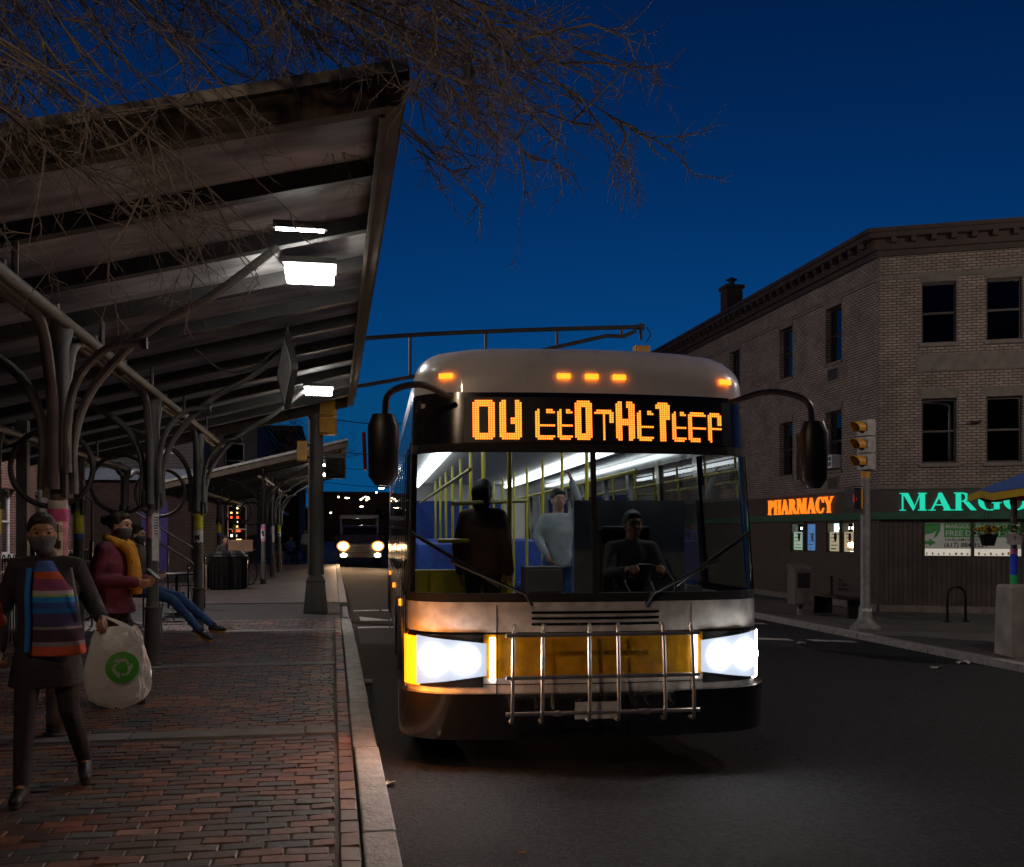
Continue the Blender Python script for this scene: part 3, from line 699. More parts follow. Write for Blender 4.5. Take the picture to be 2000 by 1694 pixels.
# ---- serif sign letters
def ring(b, cx, cy, rx, ry, tx, ty, a0, a1, fn, d0, d1, n=22):
    poly = [(cx+rx*math.cos(a0+(a1-a0)*i/n), cy+ry*math.sin(a0+(a1-a0)*i/n)) for i in range(n+1)]
    inn = [(cx+(rx-tx)*math.cos(a0+(a1-a0)*i/n), cy+(ry-ty)*math.sin(a0+(a1-a0)*i/n)) for i in range(n+1)]
    for i in range(n): b.prism([poly[i], poly[i+1], inn[i+1], inn[i]], fn, d0, d1)
def glyph(ch, b, fn, D=.05):
    """bold serif capitals on a unit-high body; returns the advance"""
    T, t, k = .2, .06, [0]
    def P(poly): k[0] += 1; b.prism(poly, fn, -D-.0006*k[0], 0)
    def rect(x0, y0, x1, y1): P([(x0, y0), (x1, y0), (x1, y1), (x0, y1)])
    def stem(x, w_=T): rect(x, 0, x+w_, 1); rect(x-.07, 0, x+w_+.07, .05); rect(x-.07, .95, x+w_+.07, 1)
    def rg(*a): k[0] += 1; ring(b, *a, fn, -D-.0006*k[0], 0)
    if ch == 'P': stem(.08); rg(.3, .73, .36, .27, .2, .055, -1.57, 1.57); rect(.26, .46, .31, .515); return .76
    if ch == 'H': stem(.08); stem(.58); rect(.2, .47, .65, .54); return .9
    if ch == 'A':
        P([(.06, 0), (.13, 0), (.45, .86), (.41, 1)]); P([(.38, 1), (.5, 1), (.86, 0), (.62, 0), (.34, .86)]); rect(.22, .28, .62, .35); rect(-.02, 0, .26, .05); rect(.55, 0, .94, .05); return .96
    if ch == 'R': stem(.08); rg(.3, .74, .34, .26, .19, .055, -1.57, 1.57); rect(.26, .48, .31, .535); P([(.36, .5), (.56, .5), (.86, .02), (.86, 0), (.66, 0)]); return .92
    if ch == 'M': rect(.09, 0, .15, 1); rect(.0, 0, .25, .05); rect(-.0, .95, .26, 1); P([(.12, 1), (.34, 1), (.62, .18), (.54, .0)]); P([(.53, 0), (.6, .2), (.86, 1), (.8, 1)]); stem(.8); return 1.16
    if ch == 'C': rg(.46, .5, .44, .52, .21, .06, 1.0, 5.3); P([(.72, 1), (.78, 1), (.78, .64), (.74, .64), (.6, .9)]); P([(.7, .1), (.82, .3), (.79, .32), (.6, .05)]); return .88
    if ch == 'G': rg(.46, .5, .44, .52, .21, .06, 1.0, 5.1); P([(.72, 1), (.78, 1), (.78, .64), (.74, .64), (.6, .9)]); rect(.62, .05, .82, .42); rect(.54, .39, .9, .44); return .96
    if ch == 'O': rg(.48, .5, .46, .52, .21, .06, 0, 6.2832); return 1.0
    if ch == 'L': stem(.08); rect(.25, 0, .68, .055); P([(.62, 0), (.72, 0), (.72, .32), (.68, .32)]); return .8
    if ch == 'I': stem(.09); return .42
    if ch == 'Y': P([(.0, 1), (.24, 1), (.52, .45), (.4, .4)]); P([(.44, .42), (.5, .46), (.84, 1), (.76, 1)]); rect(.36, 0, .56, .46); rect(.28, 0, .64, .05); rect(-.06, .95, .32, 1); rect(.64, .95, .92, 1); return .9
    if ch == 'S': rg(.36, .74, .3, .27, .16, .06, .5, 4.3); rg(.36, .27, .32, .28, .17, .06, -2.6, 1.35); P([(.26, .62), (.5, .38), (.66, .4), (.3, .66)]); return .78
    return .4
def sign_word(word, h, wid, name, m, o, ang, x0, z0, back=-.035):
    tot = [0]; advs = []
    for ch in word: advs.append(glyph(ch, MB(), lambda x, y, d: (x, d, y)))
    k = wid/sum(advs); x = x0
    for ch, a in zip(word, advs):
        b = MB(); glyph(ch, b, lambda X, Y, d, x=x: (x+X*k, back+d, z0+Y*h)); l = b.build('sign_letter', m, ph, loc=o, rz=ang, fixn=True); x += a*k
M['neon_orange'] = emis('lit_orange_letters', (1, .22, .012), 1.15); M['neon_teal'] = emis('lit_teal_letters', (.008, .52, .34), 1.1)
sign_word('PHARMACY', .44, 3.95, 'PHARMACY', M['neon_orange'], oL, aL, LW-(28.05-PA.y), 2.15-G0)
sign_word('MARGOLIS', .43, 4.05, 'MARGOLIS', M['neon_teal'], (0, 0, 0), angR, .46, 2.15-G0)
# chimney + neighbour
t = thing('chimney_stack', 'small dark chimney with metal cap rising behind the corner building roofline', 'chimney', (14.2, 33.2, 9.1))
b = MB(); b.bb(-.3, .3, -.3, .3, 0, 1.35); b.bb(-.36, .36, -.36, .36, 1.3, 1.42); b.build('shaft', M['brick_dark'], t)
b = MB(); b.lathe((0, 0, 1.42), [(.1, 0), (.1, .2), (.2, .22), (.2, .25), (.03, .33)], 12); b.build('cowl', M['steel_dark'], t)
def simple_building(name, label, cat, loc, rz_, wd, dp, ht, wallm, holes, fm, roofm, extras=None, sash=True, cap=True, lower=None, lz=3):
    t = thing(name, label, cat, loc, rz_)
    if lower: facade(t, (0, 0, 0), 0, wd, lz, ht, [h for h in holes if h[2] >= lz], wallm); facade(t, (0, 0, 0), 0, wd, 0, lz, [h for h in holes if h[2] < lz], lower)
    else: facade(t, (0, 0, 0), 0, wd, 0, ht, holes, wallm)
    b = MB(); b.bb(0, .15, .001, dp, 0, ht); b.bb(wd-.15, wd, .001, dp, 0, ht); b.bb(.15, wd-.15, dp-.15, dp, 0, ht); b.build('side_wall', wallm, t)
    b = MB(); b.bb(-.1, wd+.1, -.12, dp+.1, ht, ht+.2)
    if cap: b.bb(-.2, wd+.2, -.25, dp, ht+.2, ht+.35)
    b.build('roof', roofm, t)
    for h in holes: window(t, (0, 0, 0), 0, h[:4], fm, sash=sash, backing=h[4] if len(h) > 4 else None, sill=M['white_trim'] if fm == M['white_trim'] else None)
    if extras: extras(t)
    return t
# brick house with white windows beyond the fence (faces the street)
hs = []
for x in range(6): hs += [(.7+x*2.7, 1.75+x*2.7, .95, 2.6, M['backing']), (.7+x*2.7, 1.75+x*2.7, 3.9, 5.4, M['backing'])]
simple_building('brick_house', 'red brick house with white framed windows at the left edge behind the fence', 'house', (-8, 17.0, .12), R(90), 17, 8, 7, M['brick_red'], hs, M['white_trim'], M['cornice'])
M['door_purple'] = mat('purple_door', (.055, .035, .22), .5, noise=.2); M['pale_trim'] = mat('pale_blue_trim', (.22, .27, .36), .6, noise=.2)
def ex(t):
    b = MB(); b.bb(0, 7.3, -.3, -.001, 3.35, 3.75); b.build('cornice_band', M['pale_trim'], t)
    b = MB(); b.bb(5.3, 6.2, -.05, -.001, .05, 2.6); d = b.build('door', M['door_purple'], t); k = MB(); k.ell((5.4, -.09, 1.1), .04); k.build('handle', M['galv'], d)
    b = MB(); b.bb(5.55, 5.95, -.054, -.0505, 1.2, 1.7); b.build('notice', M['pale_trim'], t)
simple_building('row_house', 'dark brick building with pale cornice band and a purple door', 'building', (-12, 36.5, .12), 0, 7.3, 8, 7.5, M['clapboard'], [(5.5, 6.4, 4.4, 6.0), (3.3, 4.2, 4.4, 6), (1, 2, 4.4, 6), (.8, 2.4, .9, 2.5)], M['white_trim'], M['cornice'], ex, lower=M['brick_dark'], lz=3.3)
M['neon_shop'] = emis('lit_shop_glow', (1, .52, .2), 1.3)
def ex2(t):
    r_ = random.Random(5); cols = [emis('neon_red', (1, .1, .03), 2.2), emis('neon_amber', (1, .6, .2), 2.5), emis('neon_white', (1, .85, .6), 3)]
    for i in range(9):
        b = MB(); z = .9+i*.22; x = 5.0+r_.uniform(-.1, .1); b.box((x, -.06, z), (r_.uniform(.15, .4), .03, .07+r_.uniform(0, .05))); b.build('neon_sign', cols[i % 3], t)
    b = MB(); b.bb(2.4, 4.2, -.15, -.001, 3.0, 3.35); b.build('green_fascia', M['green_band'], t)
simple_building('clapboard_building', 'grey clapboard building with two tall white framed upper windows', 'building', (-9.6, 48.5, .12), 0, 6.0, 10, 7.1, M['clapboard'], [(2.85, 3.75, 4.25, 5.9), (4.5, 5.4, 4.1, 5.8), (1, 1.9, 4.2, 5.8), (.9, 2.1, .6, 2.8, M['neon_shop']), (2.9, 3.9, .5, 2.9), (4.6, 5.5, .5, 2.8)], M['white_trim'], M['cornice'], ex2, lower=M['storefront'], lz=3.2)
def ex3(t):
    b = MB(); b.prism([(0, 3.4), (0, 2.5), (1.6, 2.45), (1.6, 2.6)], lambda x, y, d: (d, -x, y), 2.5, 8.0); b.build('awning', mat('blue_awning', (.02, .07, .35), .6), t)
    b = MB(); b.bb(9.0, 9.6, -.05, -.001, .2, 4.8); b.bb(1.2, 1.6, -.05, -.001, .2, 4.8); b.build('orange_pier', mat('orange_brick_pier', (.36, .14, .05), .8), t)  # blue awning and two piers of plain orange brick
bw = []
for x in range(7): bw += [(1.7+x*3.2, 2.9+x*3.2, 4.6, 6.6), (2+x*3.2, 3.6+x*3.2, .6, 3.0, M['room'])]
simple_building('brick_shop', 'low red brick shop building with blue awning far down the left pavement', 'building', (-4.1, 50, .12), R(90), 24, 8, 7.6, M['brick_red'], bw, M['white_trim'], M['cornice'], ex3)
simple_building('dark_house', 'dark gabled building in the far distance left of the street', 'building', (-2.6, 78, .1), R(90), 20, 10, 9.5, M['brick_dark'], [(3, 4.2, 4, 6), (8, 9.2, 4, 6), (13, 14.2, 4, 6)], M['dark_frame'], M['cornice'])
simple_building('dark_block', 'dark distant block closing the street behind the pickup truck', 'building', (-2, 190, .1), R(0), 34, 20, 9, M['brick_dark'], [(6, 7.5, 4, 6), (10, 11.5, 4, 6), (24, 26, 5, 7)], M['dark_frame'], M['cornice'])
simple_building('side_block', 'dark low building on the right side of the street beyond the bus', 'building', (10.8, 62, -.3), R(-90), 22, 12, 8.5, M['brick_dark'], [(3, 4.2, 4, 6), (8, 9.2, 4, 6), (13, 14.2, 4, 6), (18, 19.2, 4, 6)], M['dark_frame'], M['cornice'])
simple_building('gabled_house', 'dark pitched roof house beyond the corner building', 'building', (13.3, 55, -.3), R(-90), 15, 12, 9.3, M['brick_dark'], [(3, 4.2, 4, 6), (8, 9.2, 4, 6)], M['dark_frame'], M['cornice'])
# wooded hill
vs = []; N = 60
b = MB()
for i in range(N+1):
    a = -40+i*3.2; vs += [(a, 330, -2), (a, 330+20*math.sin(i), 9+4*math.sin(i*.31)+1.2*math.sin(i*1.3))]
b.add(vs, [(2*i, 2*i+2, 2*i+3, 2*i+1) for i in range(N)]); b.add([(-60, 332, -2), (170, 332, -2), (170, 420, 10), (-60, 420, 10)], [(0, 1, 2, 3)])
tag(b.build('hill', mat('dark_hill', (.02, .025, .02), .9)), kind='structure')
# ================================================================== POLES, SIGNALS, STREET FURNITURE
HPI = math.pi/2
def signal_head(parent, c, ang, n=3, lit=None, back=M['signal_grey'], front=M['signal_yellow'], vis=M['signal_yellow']):
    """traffic signal sections; the lenses look along local -Y turned by ang"""
    Mz = Matrix.Rotation(ang, 3, 'Z'); V = lambda x, y, z: Mz @ Vector((x, y, z))+Vector(c)
    for i in range(n):
        z = (n-1-i)*.34; b = MB()
        b.box(V(0, .0, z), (.30, .2, .32), M=Mz); b.box(V(0, .12, z), (.24, .05, .26), M=Mz); b.box(V(0, .1, z-.165), (.26, .12, .012), M=Mz)
        h = b.build('housing', back, parent, bevel=.012)
        v = MB(); ring_ = []; n_ = 16
        vs = []
        for k in range(n_+1):
            a = -.55+(math.pi+1.1)*k/n_
            for r_, y in ((.125, -.10), (.125, -.36), (.118, -.36), (.118, -.10)): vs.append(V(r_*math.cos(a), y+(0 if y > -.2 else .09*(1-max(0, math.sin(a)))), z+r_*math.sin(a)))
        fs = []
        for k in range(n_):
            for q in range(4): a0 = k*4+q; a1 = k*4+(q+1) % 4; fs.append((a0, a1, a1+4, a0+4))
        v.add(vs, fs); v.build('visor', vis, h, smooth=True)
        l = MB(); l.ell(V(0, -.1, z), (.11, .11, .11), M=Mz@Matrix.Diagonal((1, .25, 1))); l.build('lens', lit[i] if lit and lit[i] else M['black'], h, smooth=True)
M['sig_red'] = emis('dim_red_lens', (.5, .01, .01), .35); M['sig_green'] = emis('green_lens', (.02, .9, .6), 1.5)
# right corner signal pole
t = thing('traffic_signal', 'grey traffic signal with yellow visors on a round steel pole by the pharmacy', 'traffic signal', (10.5, 17.9, RS))
b = MB(); b.lathe((0, 0, 0), [(.30, 0), (.30, .05), (.22, .12), (.16, .2), (.14, .24), (.12, .45), (.095, .5), (.09, 3.05)], 20); b.tube([(0, 0, .42), (0, 0, .45)], .13)
p = b.build('pole', M['galv'], t, smooth=True)
b = MB(); b.tube([(0, 0, 3.02), (0, 0, 3.17)], .09, 16); b.build('collar', M['signal_yellow'], t, smooth=True)
signal_head(t, (.02, 0, 3.36), R(-78), lit=None)
b = MB(); b.box((-.30, -.05, 2.62), (.18, .28, .42), R(14)); b.box((-.30, -.18, 2.86), (.2, .2, .02), R(14)); b.tube([(-.2, 0, 2.7), (0, 0, 2.7)], .025); b.tube([(-.2, 0, 2.5), (0, 0, 2.5)], .025); pd = b.build('walk_signal', M['black'], t, bevel=.015)
b = MB(); b.bb(-.12, -.2, -.12, .02, 2.42, 2.8); b.build('bracket', M['signal_yellow'], t)
b = MB(); cx, cy, cz = -.345, -.195, 2.62
b.box((cx, cy-.005, cz-.03), (.07, .006, .09), R(14))
for k in range(4): b.box((cx-.028+k*.019, cy-.005+.004*k, cz+.05), (.013, .006, .08-abs(k-1.5)*.015), R(14))
b.box((cx+.045, cy, cz-.01), (.015, .006, .05), R(14)); b.build('hand_symbol', M['sig_red'], pd)
b = MB(); wrap(b, (0, 0), .125, -2.6, -.6, .3, .42, tear=.02); b.build('sticker', M['poster_white'], t)
# tall signal pole with mast arm at the left kerb
t = thing('mast_arm_pole', 'tall dark pole with square flared base and curved mast arm over the street', 'signal pole', (-.31, 18.45, .13))
b = MB(); b.loft([(0, 0, 0, .31, .31, .785), (0, 0, .04, .31, .31, .785), (0, 0, .55, .24, .24, .785), (0, 0, .6, .255, .255, .785), (0, 0, .66, .2, .2, .785), (0, 0, .7, .16, .16, .785)], 4); b.build('base', M['pole_brown'], t)
b = MB(); b.tube([(0, 0, .7), (0, 0, 3), (0, 0, 6.0)], [.15, .135, .115], 20); b.tube([(0, 0, 5.98), (0, 0, 6.05)], .13, 16)
for z in (1.9, 2.9, 3.6): b.tube([(0, 0, z), (0, 0, z+.04)], .15, 20)
b.build('pole', M['pole_brown'], t, smooth=True)
def arm_z(x): return (4.95+.60*min(1, x/6.3)**.62, 4.10+1.25*min(1, x/5.6)**1.15)
b = MB(); b.tube([(x, 0, arm_z(x)[0]) for x in [i*.35 for i in range(19)]], .042, 8); b.tube([(x, 0, min(arm_z(x)[1], arm_z(x)[0]-.1)) for x in [i*.35 for i in range(18)]]+[(6.2, 0, 5.47)], .038, 8)
for x in (1.75, 3.2, 4.6, 5.9): b.tube([(x, 0, arm_z(x)[0]), (x, 0, min(arm_z(x)[1], arm_z(x)[0]-.06))], .03, 8)
b.build('mast_arm', M['pole_brown'], t, smooth=True)
b = MB(); b.tube([(6.3, 0, 5.62), (6.3, 0, 5.3)], .035); b.box((6.3, 0, 5.55), (.12, .12, .1)); b.tube(curve([(6.42, 0, 5.55), (6.5, 0, 5.4), (6.4, 0, 5.25)], 4), .012, 6); b.build('hanger', M['steel_dark'], t)
t2 = thing('hanging_signal', 'brown traffic signal hanging from the end of the mast arm above the bus', 'traffic signal', (6.0, 18.45, 4.28))
signal_head(t2, (0, 0, .18), R(180), lit=None, back=M['signal_yellow'])
t2.rotation_euler = (0, 0, 0)
t3 = thing('pedestrian_signal', 'yellow backed box mounted on the left side of the tall dark pole', 'pedestrian signal', (-.55, 18.2, 2.95))
b = MB(); b.bb(-.09, .09, -.06, .12, -.02, .34); b.bb(-.08, .08, .12, .2, 0, .32); b.build('housing', M['signal_yellow'], t3, bevel=.01)
b = MB(); b.tube([(.05, .05, .05), (.2, .2, .05)], .02); b.tube([(.05, .05, .28), (.2, .2, .28)], .02); b.build('bracket', M['steel_dark'], t3)
t3 = thing('side_signal', 'narrow yellow traffic signal on the right side of the tall dark pole', 'traffic signal', (-.09, 18.4, 3.42))
signal_head(t3, (0, 0, .17), R(170), n=2, back=M['signal_yellow'])
t3 = thing('dark_signal', 'black signal head with hood facing up the street, beside the small canopy lamps', 'traffic signal', (.05, 19.2, 2.75))
signal_head(t3, (0, 0, .15), R(160), n=1, back=M['black'], vis=M['black']); b = MB(); b.bb(-.2, .2, .12, .14, -.08, .4); b.tube([(-.3, -.65, .1), (0, 0, .1)], .02); b.build('backplate', M['black'], t3)
# pillar, umbrella, baskets
t = thing('concrete_pillar', 'weathered concrete pillar with a rusty box and streak, at the right edge', 'pillar', (10.72, 13.7, RS))
M['stained'] = mat('stained_concrete', (.30, .28, .25), .85, noise=.3, scale=3, bump=.3, bscale=40)
b = MB(); b.loft([(0, 0, 0, .40, .40, .6), (0, 0, 1.08, .37, .37, .6), (0, 0, 1.12, .34, .34, .6)], 4); b.build('block', M['stained'], t, bevel=.01)
M['rust'] = mat('rust', (.10, .045, .018), .85, noise=.5, scale=14, bump=.3)
f0 = Vector((-.03, -.29, 0)); an = R(-11)
b = MB(); b.box((.02, -.31, .83), (.17, .09, .26), an); b.box((.02, -.35, .86), (.08, .05, .1), an); b.build('rusty_box', M['rust'], t, bevel=.015)
t = thing('patio_umbrella', 'blue patio umbrella with yellow edge and pink underside at the right edge', 'umbrella', (11.62, 14.3, RS))
b = MB(); b.tube([(0, 0, 0), (0, 0, 3.3)], .035, 12); b.build('pole', M['galv'], t, smooth=True)
M['cv_blue'] = mat('blue_canvas', (.012, .06, .24), .8, noise=.15, bump=.1); M['cv_yellow'] = mat('yellow_canvas', (.5, .33, .02), .8, noise=.15); M['cv_pink'] = mat('pink_canvas', (.45, .03, .14), .8, noise=.15)
n_ = 8; Ru = 1.15; zt, ze = 3.06, 2.60
for k in range(n_):
    a0, a1 = 2*math.pi*k/n_+.2, 2*math.pi*(k+1)/n_+.2; am = (a0+a1)/2
    p0, p1 = Vector((Ru*math.cos(a0), Ru*math.sin(a0), ze)), Vector((Ru*math.cos(a1), Ru*math.sin(a1), ze)); q = Vector((Ru*.9*math.cos(am), Ru*.9*math.sin(am), ze+.06)); ap = Vector((0, 0, zt))
    b = MB(); dn = Vector((0, 0, -.012)); b.add([ap, p0, q, p1, ap+dn, p0+dn, q+dn, p1+dn], [(0, 1, 2), (0, 2, 3), (4, 6, 5), (4, 7, 6), (1, 5, 6, 2), (2, 6, 7, 3)]); pn = b.build('panel', M['cv_blue'], t)
    b = MB(); b.add([p0, q, p1, p0*.999-Vector((0, 0, .13)), q-Vector((0, 0, .13)), p1*.999-Vector((0, 0, .13))], [(0, 1, 4, 3), (1, 2, 5, 4)]); b.build('valance', M['cv_yellow'], pn)
    b = MB(); b.add([ap*.96, p0*.96, q*.96, p1*.96], [(0, 1, 2), (0, 2, 3)]); b.build('lining', M['cv_pink'], pn)
    b = MB(); b.tube([(0, 0, zt-.25), p0*.98-Vector((0, 0, .03))], .008, 5); b.build('rib', M['steel_dark'], t)
M['leaf'] = mat('leaf', (.035, .07, .02), .7, noise=.4, scale=30); M['petal'] = mat('yellow_petal', (.85, .55, .01), .6, noise=.2); M['pot_white'] = mat('white_pot', (.45, .43, .4), .6)
def basket(loc, potm, fl, label, nfl):
    t = thing('hanging_basket', label, 'flower basket', loc, 0, 'flower baskets hanging by the umbrella pole'); r_ = random.Random(nfl)
    b = MB(); b.lathe((0, 0, 0), [(.10, 0), (.14, .15), (.15, .17), (.15, .2)], 14); b.build('pot', potm, t, smooth=True)
    b = MB()
    for a in (0, 2.1, 4.2): b.tube([(.14*math.cos(a), .14*math.sin(a), .2), (0, 0, .75)], .004, 4)
    b.build('wire', M['steel_dark'], t)
    b = MB(); f = MB()
    for i in range(150):
        a = r_.uniform(0, 6.28); rr = r_.uniform(0, .24); z = .2+r_.uniform(-.07, .17)*(1-rr*2); c = Vector((rr*math.cos(a), rr*math.sin(a), z)); d = Vector((r_.uniform(-1, 1), r_.uniform(-1, 1), r_.uniform(-.3, 1))).normalized()*.045; e = d.orthogonal().normalized()*.018
        b.add([c, c+d*.5+e, c+d, c+d*.5-e], [(0, 1, 2, 3)])
    for i in range(nfl):
        a = r_.uniform(0, 6.28); rr = r_.uniform(0, .22); c = Vector((rr*math.cos(a), rr*math.sin(a), .27+r_.uniform(-.06, .08)*(1-rr*2)))
        f.ell(c, (.034, .034, .018), 7, 4)
    b.build('foliage', M['leaf'], t)
    if nfl: f.build('flowers', fl, t)
B1 = W(1930, 1064, 16.6); B2 = W(1982, 1064, 15.9)
basket((B1.x, B1.y, B1.z-.02), M['black'], M['petal'], 'hanging basket of yellow flowers in a dark pot in front of the pharmacy banner', 44)
basket((B2.x, B2.y, B2.z), M['pot_white'], M['poster_white'], 'hanging basket in a whitish pot with sparse plants next to the umbrella pole', 5)
t = thing('basket_stand', 'pole with green, blue and pink painted bands carrying the flower baskets', 'plant stand', (B2.x+.1, B2.y+.15, RS))
h_ = B2.z-RS+.74
b = MB(); b.tube([(0, 0, 0), (0, 0, h_+.1)], .05, 12); b.tube(curve([(0, 0, h_), (-.15, -.05, h_+.06), (-.12, -.15, h_)], 4), .01, 6); v_ = B1-Vector((B2.x+.1, B2.y+.15, 0)); b.tube([(0, 0, h_), (v_.x*.5, v_.y*.5, h_+.1), (v_.x, v_.y, h_)], .01, 6); b.build('stand', M['steel_grey'], t, smooth=True)
for z0, z1, c_ in ((.98, 1.25, (.02, .5, .14)), (1.25, 1.59, (.01, .05, .7)), (1.59, 1.68, (.8, .2, .5))):
    b = MB(); b.tube([(0, 0, z0), (0, 0, z1)], .058, 14); b.build('painted_band', mat('band_paint', c_, .5), t, smooth=True)
# bike rack, newspaper box, bench on the far pavement
c = W(1868, 1220, 21.2)
t = thing('bike_rack', 'black inverted U bike rack on the pavement below the pharmacy banner', 'bike rack', (c.x, c.y, RS))
b = MB(); b.tube([(-.22*math.cos(0), 0, 0), (-.22, 0, .55)]+[(-.22*math.cos(a*math.pi/10), 0, .55+.22*math.sin(a*math.pi/10)) for a in range(1, 10)]+[(.22, 0, .55), (.22, 0, 0)], .03, 10); b.build('hoop', M['iron'], t, smooth=True)
for s in (-1, 1): b = MB(); b.lathe((s*.22, 0, 0), [(.08, 0), (.08, .02)], 10); b.build('foot', M['iron'], t)
c = W(1562, 1190, 23)
t = thing('newspaper_box', 'grey newspaper box standing by the pharmacy side wall beyond the bus', 'newspaper box', (c.x, c.y, RS))
b = MB(); b.bb(-.22, .22, -.2, .2, .25, 1.1); b.prism([(-.2, 1.1), (.2, 1.1), (.2, 1.22)], lambda x, y, d: (d, x, y), -.22, .22); b.build('cabinet', M['steel_grey'], t, bevel=.015)
b = MB(); b.bb(-.16, .16, -.21, -.202, .65, 1.0); b.build('door', M['black'], t); b = MB(); b.bb(-.05, .05, -.05, .05, 0, .25); b.build('leg', M['galv'], t)
c = W(1650, 1190, 21.5)
t = thing('street_bench', 'low grey bench against the pharmacy side wall behind the signal pole', 'bench', (c.x+.5, c.y+1.2, RS), R(90))
b = MB()
for k in range(4): b.bb(-1, 1, -.22+k*.11, -.13+k*.11, .42, .46)
b.build('seat', M['iron'], t); b = MB()
for k in range(3): b.bb(-1, 1, -.3, -.27, .55+k*.12, .63+k*.12)
b.build('backrest', M['steel_dark'], t)
for s in (-.8, .8): b = MB(); b.bb(s-.03, s+.03, -.28, .2, 0, .42); b.bb(s-.03, s+.03, -.3, -.24, .42, .9); b.build('leg', M['iron'], t)
# pavement furniture on the left: fence, bins, bollard, chairs, bicycles
t = thing('iron_fence', 'black iron fence with looped top rail behind the canopy posts at the left', 'fence', (-4.25, 8, SW))
x = 0
rb = MB(); rb.bb(-.015, .015, 0, 14, .95, .98); rb.bb(-.015, .015, 0, 14, .15, .18); rb.build('rail', M['iron'], t)
k = 0
while x < 14:
    b = MB(); b.tube([(0, x, 0), (0, x, 1.12)]+[(0, x+.055-.055*math.cos(a*.524), 1.12+.06*math.sin(a*.524)) for a in range(1, 6)]+[(0, x+.11, 1.12), (0, x+.11, 0)], .009, 5); b.build('picket', M['iron'], t); x += .22; k += 1
for y_ in (0, 3.5, 7, 10.5, 14): b = MB(); b.bb(-.03, .03, y_-.03, y_+.03, 0, 1.3); b.ell((0, y_, 1.33), .04, 8, 6); b.build('fence_post', M['iron'], t)
for nm, px, D, zr in (('steel_column', 45, 11.5, 3.05),):
    c = W(px, 1200, D); t = thing('steel_column', 'plain square grey column behind the walking person at far left', 'column', (c.x, c.y, SW))
    b = MB(); b.bb(-.06, .06, -.06, .06, 0, zr-.25); b.bb(-.1, .1, -.1, .1, 0, .02); b.build('shaft', M['steel_grey'], t)
def stair_rail(px, py, D, label):
    c = W(px, py, D); t = thing('handrail', label, 'handrail', (c.x, c.y, SW), 0, 'sloping handrails behind the posts')
    b = MB(); b.tube(curve([(0, 0, .85), (.05, -.02, 1.0), (-.6, .1, 1.4), (-1.6, .25, 2.05)], 4), .02, 8); b.build('rail', M['galv'], t, smooth=True)
    for q in (0, -.7, -1.5): b = MB(); b.tube([(q, -q*.15, 0), (q, -q*.15, 1.0-q*.65)], .016, 6); b.build('baluster', M['iron'], t)
stair_rail(368, 1100, 15.5, 'nearer sloping handrail, ending left of the yellow banded post'); stair_rail(400, 1085, 19, 'farther sloping handrail, behind the yellow banded post')
def bin_(px, D, label):
    c = W(px, 1146, D); t = thing('litter_bin', label, 'litter bin', (c.x, c.y, SW), 0, 'dark litter bins')
    b = MB(); b.lathe((0, 0, 0), [(.28, 0), (.30, .05), (.33, .8), (.34, .86), (.30, .9), (.26, .92)], 18)
    for k in range(18): a = k*math.pi/9; b.box((.325*math.cos(a), .325*math.sin(a), .43), (.02, .05, .76), a)
    b.build('body', M['iron'], t); b = MB(); b.lathe((0, 0, .93), [(.27, 0), (.2, .06), (.05, .08)], 18); b.build('lid', M['black'], t)
bin_(432, 25.2, 'left of the two dark slatted litter bins on the pavement'); bin_(458, 25.4, 'right of the two dark slatted litter bins on the pavement')
c = W(398, 1145, 25); t = thing('bollard', 'pale square wooden bollard left of the two litter bins', 'bollard', (c.x, c.y, SW))
b = MB(); b.bb(-.09, .09, -.09, .09, 0, .62); b.loft([(0, 0, .62, .127, .127, .785), (0, 0, .66, .09, .09, .785)], 4); b.build('post', mat('pale_wood', (.2, .17, .12), .8, noise=.25, scale=7), t, bevel=.01)
def chair(loc, rz_, label, sh=.46, grp='metal bistro chairs', nm='bistro_chair'):
    t = thing(nm, label, 'chair', loc, rz_, grp)
    b = MB()
    for k in range(5): b.bb(-.2, .2, -.19+k*.08, -.13+k*.08, sh-.02, sh)
    b.build('seat', M['iron'], t)
    for sx in (-1, 1):
        b = MB(); b.tube([(sx*.19, -.19, sh-.02), (sx*.22, -.24, 0)], .013, 6); b.build('leg', M['galv'], t); b = MB(); b.tube([(sx*.19, .19, sh-.02), (sx*.22, .26, 0)], .013, 6); b.build('leg', M['galv'], t)
    b = MB(); b.tube(curve([(-.19, .19, sh), (-.2, .24, sh+.3), (-.12, .28, sh+.42), (.12, .28, sh+.42), (.2, .24, sh+.3), (.19, .19, sh)], 5), .012, 6)
    for x in (-.08, 0, .08): b.tube([(x, .2, sh), (x, .28, sh+.42)], .007, 5)
    b.build('backrest', M['galv'], t, smooth=True)
    return t
for (px, py, D, a, l) in ((328, 1180, 16.5, 1.2, 'metal bistro chair beyond the seated person, left of the cafe table'), (362, 1165, 19, -1.0, 'metal bistro chair right of the cafe table, behind the third post')):
    c = W(px, py, D); chair((c.x, c.y, SW), a, l)
c = W(345, 1165, 17.8); t = thing('cafe_table', 'small round dark cafe table between two metal chairs', 'table', (c.x, c.y, SW))
b = MB(); b.lathe((0, 0, .71), [(.34, 0), (.35, .01), (.35, .025), (.34, .03)], 20); b.build('tabletop', M['iron'], t); b = MB(); b.lathe((0, 0, 0), [(.22, 0), (.2, .02), (.03, .05), (.025, .7)], 12); b.build('pedestal', M['iron'], t)
